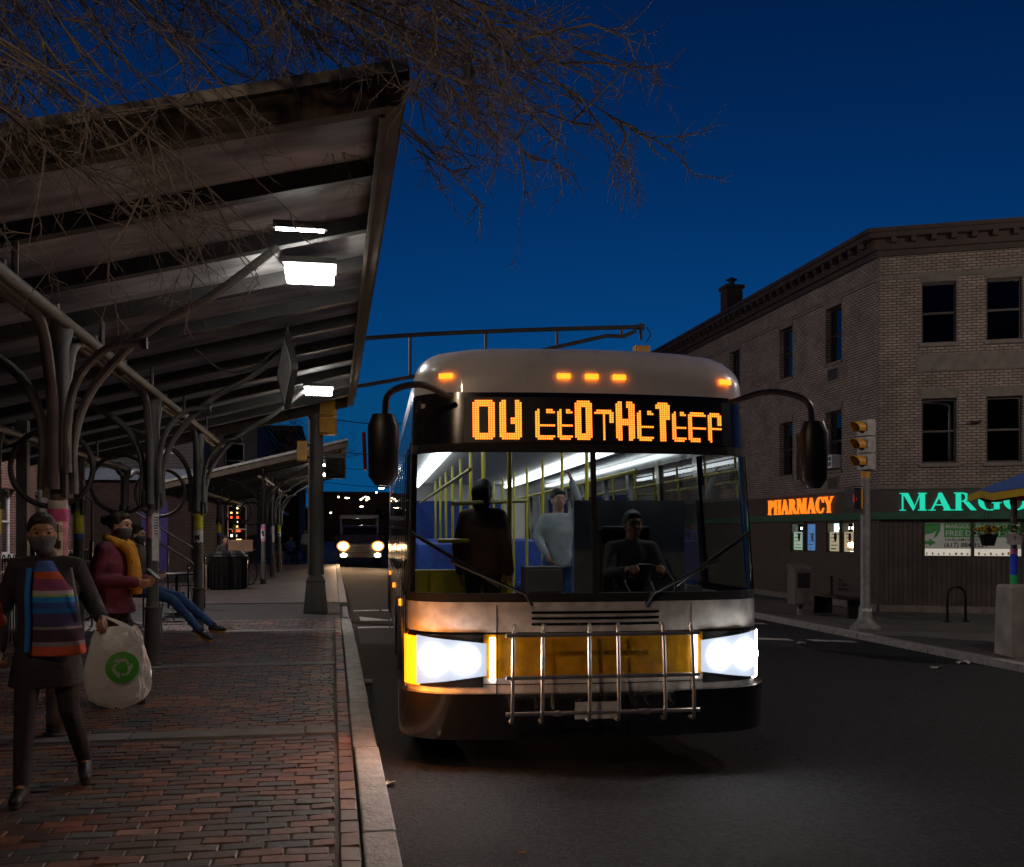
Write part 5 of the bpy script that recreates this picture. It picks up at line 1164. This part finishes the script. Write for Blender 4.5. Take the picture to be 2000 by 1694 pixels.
def person(label, loc, rz_, s, J, o, vox=.010, group=None):
    t = thing('person', label, 'person', loc, rz_, group)
    K = {k: ([Vector(v)*s for v in vv] if isinstance(vv[0], (tuple, list)) else Vector(vv)*s) for k, vv in J.items() if k not in ('look', 'pn', 'curl')}
    hc = K['head']; look = R(J.get('look', 0)); nod = R(J.get('nod', 0)) if 'nod' in J and not isinstance(J['nod'], (tuple, list)) else 0
    Mh = Matrix.Rotation(look, 3, 'Z'); H = lambda x, y, z: hc+Mh@(Vector((x, y, z))*s)
    b = MB()
    b.ell(hc+Vector((0, 0, .012*s)), (.076*s, .094*s, .108*s), 20, 14, M=Mh); b.ell(H(0, -.018, -.055), (.056*s, .066*s, .068*s), 16, 10, M=Mh); b.ell(H(0, -.045, -.098), (.03*s, .028*s, .022*s), 10, 8)
    b.cap(H(0, -.088, .012), H(0, -.104, -.028), .008*s, .014*s, 8); b.ell(H(0, -.092, .03), (.048*s, .012*s, .012*s), 10, 6, M=Mh); b.ell(H(0, -.082, -.068), (.024*s, .012*s, .009*s), 8, 6, M=Mh)
    for e in (-1, 1): b.ell(H(e*.077, .008, -.012), (.010*s, .02*s, .032*s), 8, 6, M=Mh); b.ell(H(e*.04, -.06, -.03), (.028*s, .026*s, .026*s), 8, 6)
    b.cap(hc+Vector((0, .02*s, -.06*s)), K['neck'], .052*s, .058*s)
    hip = (K['hip'][0]+K['hip'][1])/2; sh = (K['sh'][0]+K['sh'][1])/2
    b.cap(K['neck'], lp(sh, hip, .25), .06*s, .10*s)
    for k in (0, 1):
        b.cap(K['sh'][k], K['el'][k], .042*s, .035*s); b.cap(K['el'][k], K['wr'][k], .036*s, .025*s); b.cap(lp(sh, K['sh'][k], .3), K['sh'][k], .06*s, .045*s)
        d = K['wr'][k]-K['el'][k]; hand(b, K['wr'][k], d, Vector(J['pn'][k]), s, J.get('curl', .9), side=(-1 if k else 1))
        b.cap(K['hip'][k], K['kn'][k], .068*s, .048*s); b.cap(K['kn'][k], K['an'][k], .048*s, .034*s); b.cap(K['an'][k], K['toe'][k], .032*s, .028*s)
    b.cap(sh+(hip-sh)*.15, hip, .09*s, .095*s)
    body = blob(b, 'body', o['skin'], t, vox*.8, 3)
    b = MB()
    for e in (-1, 1): b.ell(H(e*.031, -.083, .004), (.013*s, .007*s, .007*s), 8, 6, M=Mh)
    b.build('eyes', M['eye'], t, smooth=True)
    b = MB()
    for e in (-1, 1): b.cap(H(e*.018, -.096, .034), H(e*.05, -.084, .032), .004*s, .003*s, 6)
    b.build('eyebrows', M['hair'], t, smooth=True)
    # top
    L = o.get('top_len', .0); b = MB(); fat = o.get('fat', 1)
    ax = K['sh'][1]-K['sh'][0]; ra = math.atan2(ax.y, ax.x)
    up = (sh-hip); ch = lp(hip, sh, .72); wa = lp(hip, sh, .35)
    def tor(c, rx, ry): return (c.x, c.y, c.z, rx*s*fat, ry*s*fat, ra)
    rings = [tor(lp(hip, sh, -.16), .165, .125), tor(hip, .168, .128), tor(wa, .158, .118), tor(ch, .178, .128), tor(lp(hip, sh, .95), .165, .10), tor(lp(hip, sh, 1.06), .10, .08), tor(lp(hip, sh, 1.16), .066, .066)]
    if L: rings = [(hip.x, hip.y+.01, hip.z-L*s, .215*s*fat, .165*s*fat, ra), (hip.x, hip.y, hip.z-L*.5*s, .195*s*fat, .150*s*fat, ra)]+rings[1:]
    b.loft(rings, 24)
    for k in (0, 1):
        b.cap(lp(sh, K['sh'][k], .55), K['sh'][k], .075*s*fat, .066*s*fat); b.cap(K['sh'][k], K['el'][k], .065*s*fat, .055*s*fat); b.cap(K['el'][k], lp(K['el'][k], K['wr'][k], .93), .054*s*fat, .043*s*fat)
    blob(b, o.get('top_name', 'jacket'), o['top'], t, vox, 5)
    b = MB(); b.cap(K['hip'][0], K['hip'][1], .10*s, .10*s)
    for k in (0, 1): b.cap(K['hip'][k], K['kn'][k], .088*s, .064*s); b.cap(K['kn'][k], lp(K['kn'][k], K['an'][k], .96), .063*s, .05*s)
    blob(b, 'trousers', o['bottom'], t, vox, 4)
    for k in (0, 1):
        b = MB(); a, q = K['an'][k], K['toe'][k]; dd = (q-a).normalized(); heel = a-dd*.035*s+Vector((0, 0, -.03*s)); b.cap(heel, lp(a, q, .5)+Vector((0, 0, -.012*s)), .042*s, .044*s); b.cap(lp(a, q, .5)+Vector((0, 0, -.012*s)), q, .044*s, .036*s); b.cap(a+Vector((0, 0, .02*s)), heel, .045*s, .043*s)
        sh_ = blob(b, 'shoe', M['shoe'], t, vox*.8, 3)
        b = MB(); fz = min(heel.z, q.z)-.042*s
        b.cap(heel+Vector((0, 0, -.03*s)), q+Vector((0, 0, -.026*s)), .034*s, .030*s); b.build('sole', o.get('sole', M['rubber']), sh_, smooth=True)
    b = MB(); b.ell(H(0, .018, .038), (.086*s, .100*s, .098*s), 18, 12, M=Mh); b.ell(H(0, -.052, .082), (.066*s, .04*s, .034*s), 14, 8, M=Mh)
    if o.get('long'): b.ell(H(0, .06, -.06), (.088*s, .06*s, .13*s), 16, 10, M=Mh); b.ell(H(0, .075, .0), (.09*s, .06*s, .10*s), 16, 10, M=Mh)
    if o.get('bun'): b.ell(H(0, .13, .05), (.05*s, .05*s, .05*s), 12, 8)
    blob(b, 'hair', M['hair'], t, vox*.9, 2)
    if o.get('mask'):
        b = MB(); b.loft([(H(0, -.03, -.118).x, H(0, -.03, -.118).y, H(0, 0, -.118).z, .03*s, .035*s, look), (H(0, -.03, -.1).x, H(0, -.03, -.1).y, H(0, 0, -.1).z, .056*s, .068*s, look), (H(0, -.028, -.05).x, H(0, -.028, -.05).y, H(0, 0, -.05).z, .076*s, .081*s, look), (H(0, -.02, -.015).x, H(0, -.02, -.015).y, H(0, 0, -.015).z, .080*s, .086*s, look)], 20); b.ell(H(0, -.100, -.028), (.020*s, .016*s, .022*s), 10, 8, M=Mh); blob(b, 'face_mask', o['mask'], t, vox*.8, 3)
    return t, K, H
def std(**k):
    J = dict(head=(0, -.01, 1.605), neck=(0, .01, 1.46), sh=[(-.16, 0, 1.39), (.16, 0, 1.39)], el=[(-.23, .03, 1.12), (.23, .03, 1.12)], wr=[(-.24, -.05, .88), (.24, -.05, .88)], hip=[(-.09, 0, .93), (.09, 0, .93)], kn=[(-.095, -.02, .5), (.095, -.02, .5)], an=[(-.1, .02, .10), (.1, .02, .10)], toe=[(-.11, -.13, .045), (.11, -.13, .045)], pn=[(1, 0, 0), (-1, 0, 0)]); J.update(k); return J
# --- walker
p = W(92, 1555, 5.55); s_ = .92
J = std(head=(-.02, -.05, 1.60), neck=(0, -.01, 1.46), el=[(-.27, .08, 1.13), (.26, .09, 1.14)], wr=[(-.25, -.09, .90), (.33, -.12, 1.075)], kn=[(-.10, -.14, .52), (.13, -.04, .52)], an=[(-.10, -.24, .10), (.19, .20, .15)], toe=[(-.11, -.39, .05), (.21, .06, .06)], pn=[(1, 0, 0), (-1, .2, -.3)], look=12, curl=1.25)
tw, K, H = person('walking person with face mask, dark open coat and bright striped sweater', (p.x, p.y, SW), R(6), s_, J, dict(skin=M['skin'], top=M['coat'], bottom=M['trouser'], mask=M['mask'], top_len=.27, top_name='coat', fat=1.04), .009)
z0 = 1.0*s_
M['sweater'] = bandmat('striped_sweater', 'Z', [(z0-.2, z0-.075, (.50, .09, .035)), (z0-.075, z0-.05, (.2, .18, .2)), (z0-.05, z0+.02, (.05, .025, .05)), (z0+.02, z0+.035, (.2, .18, .2)), (z0+.035, z0+.11, (.05, .045, .12)), (z0+.11, z0+.135, (.01, .14, .42)), (z0+.135, z0+.17, (.03, .07, .25)), (z0+.17, z0+.20, (.01, .20, .50)), (z0+.20, z0+.212, (.2, .38, .08)), (z0+.212, z0+.235, (.38, .34, .36)), (z0+.235, z0+.30, (.22, .05, .13)), (z0+.30, z0+.34, (.45, .08, .03)), (z0+.34, z0+.42, (.05, .10, .35))], (.06, .05, .08), .9, .2)
b = MB(); b.loft([(.06, -.055, z0-.13, .155, .128), (.055, -.06, z0-.0, .145, .122), (.045, -.06, z0+.2, .125, .114), (.01, -.055, z0+.33, .075, .09), (0, -.03, z0+.40, .045, .07)], 24); blob(b, 'sweater', M['sweater'], tw, .009, 2)
b = MB(); b.tube(curve([(-.07, -.125, z0+.36), (-.075, -.155, z0+.22), (-.07, -.165, z0+.05), (-.075, -.165, z0-.10)], 4), [.016]*13, 8); b.build('blue_trim', mat('blue_trim', (.01, .16, .45), .8), tw, smooth=True)
b = MB(); b.tube(curve([(.14, -.10, z0+.36), (.17, -.14, z0+.2), (.19, -.12, z0+.05)], 4), .008, 6); b.build('bag_strap', M['galv'], tw, smooth=True)
# white carrier bag with the green recycling disc
Mw = Matrix.Rotation(R(6), 3, 'Z'); wr = Mw@K['wr'][1]+Vector((p.x, p.y, SW))
t = thing('carrier_bag', 'translucent white plastic carrier bag with a green recycling symbol held by the walking person', 'bag', (wr.x+.09, wr.y-.03, wr.z-.50), R(4))
M['plastic'] = mat('thin_plastic', (.62, .62, .60), .3, noise=.12, scale=5, bump=.9, bscale=7, trans=.35); M['recycle'] = mat('recycle_green', (.05, .32, .02), .5, noise=.12)
b = MB(); n_ = 36; rings = [(0, .02, .02), (.03, .11, .045), (.06, .155, .06), (.12, .175, .075), (.22, .17, .075), (.32, .15, .06), (.385, .135, .045), (.45, .10, .025)]
fine = []
for i in range(len(rings)-1):
    for k in range(4): fine.append(tuple(rings[i][q]+(rings[i+1][q]-rings[i][q])*k/4 for q in range(3)))
fine.append(rings[-1]); rk = random.Random(8); n_ = 52
vs = []
for z, rx, ry in fine:
    for k in range(n_):
        a = 2*math.pi*k/n_; w_ = 1+.05*math.sin(5*a+z*12)+.035*math.sin(9*a-z*17)+.02*math.sin(17*a+z*40)+rk.uniform(-.022, .022)
        sx = abs(math.cos(a))**.7*(1 if math.cos(a) > 0 else -1); vs.append((rx*sx*w_, ry*math.sin(a)*w_, z+.012*math.sin(3*a)))
m_ = len(fine); b.add(vs, [(i*n_+k, i*n_+(k+1) % n_, (i+1)*n_+(k+1) % n_, (i+1)*n_+k) for i in range(m_-1) for k in range(n_)]+[tuple(reversed(range(n_)))]); b.build('bag_body', M['plastic'], t)
for x in (-.09, .07):
    b = MB(); vs = []
    pts = curve([(x-.03, 0, .42), (x*.7-.05, 0, .47), (-.09, 0, .52)], 4); q_ = curve([(x+.03, 0, .42), (x*.7, 0, .47), (-.08, 0, .525)], 4)
    b.add([v for pr in zip(pts, q_) for v in pr], [(2*i, 2*i+1, 2*i+3, 2*i+2) for i in range(len(pts)-1)]); b.build('bag_handle', M['plastic'], t)
def bagfront(x, z, off): # follow the bulge of the front
    rr = [(q[0], q[1], q[2]) for q in rings]
    for i in range(len(rr)-1):
        if rr[i][0] <= z <= rr[i+1][0]: f = (z-rr[i][0])/(rr[i+1][0]-rr[i][0]); rx = rr[i][1]*(1-f)+rr[i+1][1]*f; ry = rr[i][2]*(1-f)+rr[i+1][2]*f; break
    c = max(-1, min(1, (abs(x)/rx)))**(1/.7); return Vector((x, -ry*math.sqrt(max(0, 1-c*c))*1.19-off, z))
cx, cz, rr_ = .035, .235, .088
b = MB(); vs = [bagfront(cx, cz, .008)]; 
for ri in (1, 2, 3):
    for k in range(32): a = k*math.pi/16; vs.append(bagfront(cx+rr_*ri/3*math.cos(a), cz+rr_*ri/3*math.sin(a), .008))
b.add(vs, [(0, 1+k, 1+(k+1) % 32) for k in range(32)]+[(1+ri*32+k, 33+ri*32+k, 33+ri*32+(k+1) % 32, 1+ri*32+(k+1) % 32) for ri in (0, 1) for k in range(32)]); lg = b.build('green_disc', M['recycle'], t, smooth=True)
b = MB()
for k in range(3):
    A0 = R(90+120*k); e = Vector((math.cos(A0), math.sin(A0))); f_ = Vector((-e.y, e.x))
    def q(a_, c_): v = e*a_+f_*c_; return bagfront(cx+v.x, cz+v.y, .011)
    for poly in ([(.050, -.018), (.050, .004), (.034, .004), (.034, -.018)], [(.050, .004), (.044, .026), (.028, .018), (.034, .004)], [(.052, .022), (.036, .046), (.020, .014)], [(.034, -.020), (.050, -.020), (.020, -.040), (.012, -.028)]):
        b.add([q(*v) for v in poly], [tuple(range(len(poly)))])
b.build('recycling_arrows', M['plastic'], lg)
# orange bag on the other side
c = Mw@Vector((-.37, -.02, 1.03))+Vector((p.x, p.y, SW))
t = thing('orange_bag', 'padded orange bag under the walking person\'s arm at the left edge', 'bag', (c.x, c.y, c.z), R(20))
M['orange'] = mat('orange_quilt', (.36, .05, .015), .55, noise=.25, scale=6, bump=.4, bscale=20)
b = MB(); b.ell((-.06, 0, .02), (.21, .12, .13), 22, 14); b.ell((-.06, 0, -.06), (.19, .11, .08), 20, 12); b.cap((-.2, 0, -.02), (.08, 0, -.06), .11, .09); blob(b, 'bag_body', M['orange'], t, .01, 4)
b = MB(); b.tube([(-.06+.212*math.cos(a*math.pi/12), .122*math.sin(a*math.pi/12), -.012-.02*math.cos(a*math.pi/12)) for a in range(25)], .006, 6, cap=False); b.build('zip', M['galv'], t)
b = MB(); b.tube(curve([(-.2, 0, .1), (-.1, 0, .28), (.08, .03, .30), (.12, 0, .05)], 5), .012, 6); b.build('strap', M['orange'], t, smooth=True)
# --- woman in burgundy
p = W(222, 1379, 8.3)
J = std(head=(0, -.06, 1.60), neck=(0, -.01, 1.46), el=[(-.20, .06, 1.13), (.20, .06, 1.13)], wr=[(-.08, -.27, 1.10), (.06, -.29, 1.12)], pn=[(1, 0, .3), (-1, 0, .3)], an=[(-.1, .08, .10), (.1, -.06, .10)], toe=[(-.11, -.07, .045), (.11, -.21, .045)], curl=1.2)
t, K, H = person('woman in burgundy coat and long yellow scarf, standing in profile holding a phone', (p.x, p.y, SW), R(72), .96, J, dict(skin=M['skin_light'], top=M['burgundy'], bottom=M['trouser'], top_len=.10, top_name='coat', fat=1.16, mask=M['mask'], bun=1), .011)
s_ = .96; b = MB(); nk = K['neck']
b.tube(curve([nk+Vector((.0, .075, .03)), nk+Vector((.085, .0, .015)), nk+Vector((.045, -.10, -.03)), nk+Vector((.02, -.155, -.13)), nk+Vector((.02, -.185, -.3)), nk+Vector((.02, -.185, -.45))], 5), [.042]*10+[.05]*16, 10)
b.tube(curve([nk+Vector((0, .075, .03)), nk+Vector((-.085, 0, .015)), nk+Vector((-.045, -.10, -.03)), nk+Vector((-.02, -.16, -.12)), nk+Vector((-.03, -.18, -.28)), nk+Vector((-.03, -.17, -.40))], 5), [.042]*10+[.046]*16, 10); blob(b, 'scarf', M['scarf'], t, .011, 4)
q = Matrix.Rotation(R(72), 3, 'Z')@(lp(K['wr'][0], K['wr'][1], .5)+Vector((0, -.10, .06)))+Vector((p.x, p.y, SW))
ph_ = thing('phone', 'dark phone in the hands of the woman in burgundy', 'phone', (q.x, q.y, q.z), R(72)); b = MB(); b.box((0, 0, 0), (.07, .01, .14), M=Matrix.Rotation(R(-50), 3, 'X')); b.build('casing', M['black'], ph_, bevel=.003)
# --- person in jeans on a tall stool
p = W(283, 1262, 12.7); az = R(80)
J = std(head=(0, .10, 1.42), neck=(0, .13, 1.28), sh=[(-.175, .13, 1.22), (.175, .13, 1.22)], el=[(-.23, .10, .95), (.23, .10, .95)], wr=[(-.09, -.16, .90), (.09, -.17, .92)], hip=[(-.09, .05, .73), (.09, .05, .73)], kn=[(-.10, -.38, .60), (.10, -.40, .62)], an=[(-.09, -.74, .20), (.07, -.86, .24)], toe=[(-.09, -.86, .10), (.09, -.98, .20)], pn=[(1, 0, 0), (-1, 0, 0)], curl=1.2)
person('person in blue jeans and brown jacket sitting with legs stretched out', (p.x, p.y, SW), az, 1.02, J, dict(skin=M['skin_light'], top=M['olive'], bottom=M['denim'], sole=M['signal_yellow'], fat=1.08, mask=M['mask']), .012)
v = Matrix.Rotation(az, 3, 'Z')@Vector((0, .08, 0)); chair((p.x+v.x, p.y+v.y, SW), az, 'tall metal chair under the person in blue jeans', .66)
# --- background figures
def sitter(px, py, D, a, label, top, bot, s_=1):
    c = W(px, py, D); J = std(head=(0, -.03, 1.26), neck=(0, .02, 1.12), sh=[(-.175, .03, 1.06), (.175, .03, 1.06)], el=[(-.24, -.0, .80), (.24, -.0, .80)], wr=[(-.10, -.25, .84), (.10, -.25, .84)], hip=[(-.09, .05, .55), (.09, .05, .55)], kn=[(-.12, -.38, .54), (.12, -.38, .54)], an=[(-.12, -.36, .10), (.12, -.36, .10)], toe=[(-.12, -.5, .045), (.12, -.5, .045)])
    person(label, (c.x, c.y, SW), a, s_, J, dict(skin=M['skin_light'], top=top, bottom=bot), .018)
    v = Matrix.Rotation(a, 3, 'Z')@Vector((0, .08, 0)); return c+v
c = sitter(440, 1146, 27.6, R(20), 'person in dark clothes sitting behind the litter bins, facing the street', M['coat'], M['trouser']); chair((c.x, c.y, SW), R(20), 'metal chair under the person behind the litter bins')
t = thing('cardboard_box', 'flat brown cardboard box on a stand behind the right litter bin', 'box', (*W(470, 1100, 27.0).xy, SW)); b = MB(); b.bb(-.33, .33, -.05, .05, .95, 1.27); b.build('carton', mat('cardboard', (.22, .13, .08), .9, noise=.2), t, bevel=.01); b = MB(); b.tube([(-.2, 0, 0), (-.2, 0, .95)], .02); b.tube([(.2, 0, 0), (.2, 0, .95)], .02); b.build('stand', M['iron'], t)
c = sitter(568, 1095, 46, R(30), 'person in a blue top sitting low beside the far canopy posts', mat('blue_top', (.06, .12, .35), .8), M['trouser'], .95); chair((c.x, c.y, SW), R(30), 'metal chair under the far person in a blue top')
c = W(597, 1090, 53); person('person in a pale shirt standing far down the pavement left of the dark pole', (c.x, c.y, SW), R(-20), .95, std(), dict(skin=M['skin_light'], top=mat('pale_shirt', (.35, .33, .3), .8), bottom=M['olive']), .02)
Bm = Matrix.Rotation(R(-2.5), 3, 'Z')
def inbus(v): return Bm@Vector(v)+Vector((1.79, 6.5, 0))
J = std(head=(0, -.02, 1.30), neck=(0, .02, 1.16), sh=[(-.175, .03, 1.10), (.175, .03, 1.10)], el=[(-.24, -.12, .88), (.24, -.12, .88)], wr=[(-.16, -.38, .92), (.16, -.38, .92)], hip=[(-.09, .05, .55), (.09, .05, .55)], kn=[(-.14, -.36, .54), (.14, -.36, .54)], an=[(-.14, -.36, .10), (.14, -.36, .10)], toe=[(-.14, -.5, .045), (.14, -.5, .045)])
q = inbus((.62, 1.36, .42)); person('bus driver in dark jacket sitting behind the steering wheel', (q.x, q.y, q.z), R(-2.5), .97, J, dict(skin=M['skin'], top=M['coat'], bottom=M['trouser']), .014)
q = inbus((-.62, 1.55, .46)); person('dark clothed passenger standing by the front door of the bus', (q.x, q.y, q.z), R(150), .93, std(head=(0, -.02, 1.60)), dict(skin=M['skin'], top=mat('brown_coat', (.07, .035, .022), .8), bottom=M['trouser'], fat=1.1, long=1), .014)
q = inbus((.35, 3.3, .46)); person('passenger in a pale jacket standing in the bus aisle', (q.x, q.y, q.z), R(10), .93, std(el=[(-.25, .0, 1.2), (.24, -.05, 1.55)], wr=[(-.2, -.15, 1.0), (.14, -.06, 1.82)], pn=[(1, 0, 0), (-1, 0, 0)]), dict(skin=M['skin_light'], top=mat('pale_jacket', (.30, .33, .35), .8), bottom=M['denim']), .016)
# ================================================================== BARE TREE
t = thing('bare_tree', 'leafless tree whose thin drooping twigs hang over the near canopy and street', 'tree', (-3.5, 3.3, .13))
O = Vector((-3.5, 3.3, .13)); r_ = random.Random(21)
b = MB(); b.tube(curve([(0, 0, 0), (.05, .02, 1.4), (.12, .1, 2.8), (.2, .2, 4.0), (.35, .35, 5.2)], 5), [.19-.005*k for k in range(21)], 12); b.build('trunk', M['bark'], t, smooth=True)
cb = MB()
def wob(a): return Vector((r_.gauss(0, a), r_.gauss(0, a), r_.gauss(0, a)))
def twig(p, d, L, r0, lev):
    n_ = 4 if lev < 2 else 3; pts = [p]; d = d.normalized(); q = p
    for i in range(n_):
        d = (d+wob(.26)+Vector((0, 0, -.05))).normalized(); q = q+d*L/n_; pts.append(q)
    cb.tube(pts, [r0*(1-.72*i/n_) for i in range(n_+1)], 4 if lev < 1 else 3, cap=False)
    if lev < 2:
        for k in range(5 if lev == 0 else 3):
            f = r_.uniform(.15, .95)*n_; i = min(n_-1, int(f)); s0 = pts[i].lerp(pts[i+1], f-i); twig(s0, d+wob(.75), L*r_.uniform(.25, .6), r0*.55, lev+1)
def limb(S, E, up, r0, nsub, slen):
    n_ = 12; c = S.lerp(E, .45)+Vector((0, 0, up))+wob(.18); pts = []; ph1, ph2 = r_.uniform(0, 6), r_.uniform(0, 6)
    for i in range(n_+1):
        f = i/n_; q = S*(1-f)**2+c*2*f*(1-f)+E*f*f; q = q+Vector((.03*math.sin(9*f+ph1), .05*math.sin(8*f+ph2), .05*math.sin(11*f+ph1)))*min(1, 3*f)+wob(.012)*min(1, 3*f); pts.append(q)
    cb.tube(pts, [r0*(1-.82*(i/n_)) for i in range(n_+1)], 6, cap=False)
    for k in range(nsub):
        f = r_.uniform(.25, .99)*n_; i = min(n_-1, int(f)); s0 = pts[i].lerp(pts[i+1], f-i); d = (pts[i+1]-pts[i]).normalized(); twig(s0, d+wob(.6), slen*r_.uniform(.4, 1.15), r0*.40, 0)
TOP = [Vector((-3.3, 3.5, 4.2)), Vector((-3.2, 3.6, 4.8)), Vector((-3.15, 3.65, 5.3))]
U = r_.uniform
for k in range(34): limb(r_.choice(TOP[1:])+wob(.05), Vector((U(-3.2, .3), U(5.5, 8.4), U(4.3, 5.5))), .5, .019, 13, .7)
for k in range(32): limb(r_.choice(TOP)+wob(.05), Vector((U(-2.2, .0), U(4.5, 5.2), U(2.75, 3.8))), .8, .014, 11, .5)
for k in range(13): limb(r_.choice(TOP[:2])+wob(.05), Vector((U(.7, 1.6), U(4.6, 5.4), U(3.7, 4.3))), .35, .020, 16, .6)
for k in range(15): limb(TOP[2]+wob(.05), Vector((U(.8, 1.5), U(5.7, 7.2), U(3.75, 4.4))), 1.0, .020, 15, .65)
for v in cb.v: pass
b = MB(); b.v = [tuple(Vector(v)-O) for v in cb.v]; b.f = cb.f; b.build('crown', M['bark'], t, smooth='all')
# distant bare tree by the far canopy
c = W(610, 1080, 60); t = thing('bare_tree', 'small leafless tree silhouette on the dusk sky behind the tall dark pole', 'tree', (c.x, c.y, .1)); cb = MB()
b = MB(); b.tube([(0, 0, 0), (.1, 0, 3), (0, 0, 6)], [.18, .14, .08], 8); b.build('trunk', M['bark'], t, smooth=True)
for k in range(16):
    a = U(0, 6.28); limb(Vector((0, 0, U(3.5, 6))), Vector((3.2*math.cos(a), 3.2*math.sin(a), U(6, 9))), .3, .035, 9, 1.2)
cb.build('crown', M['bark'], t)
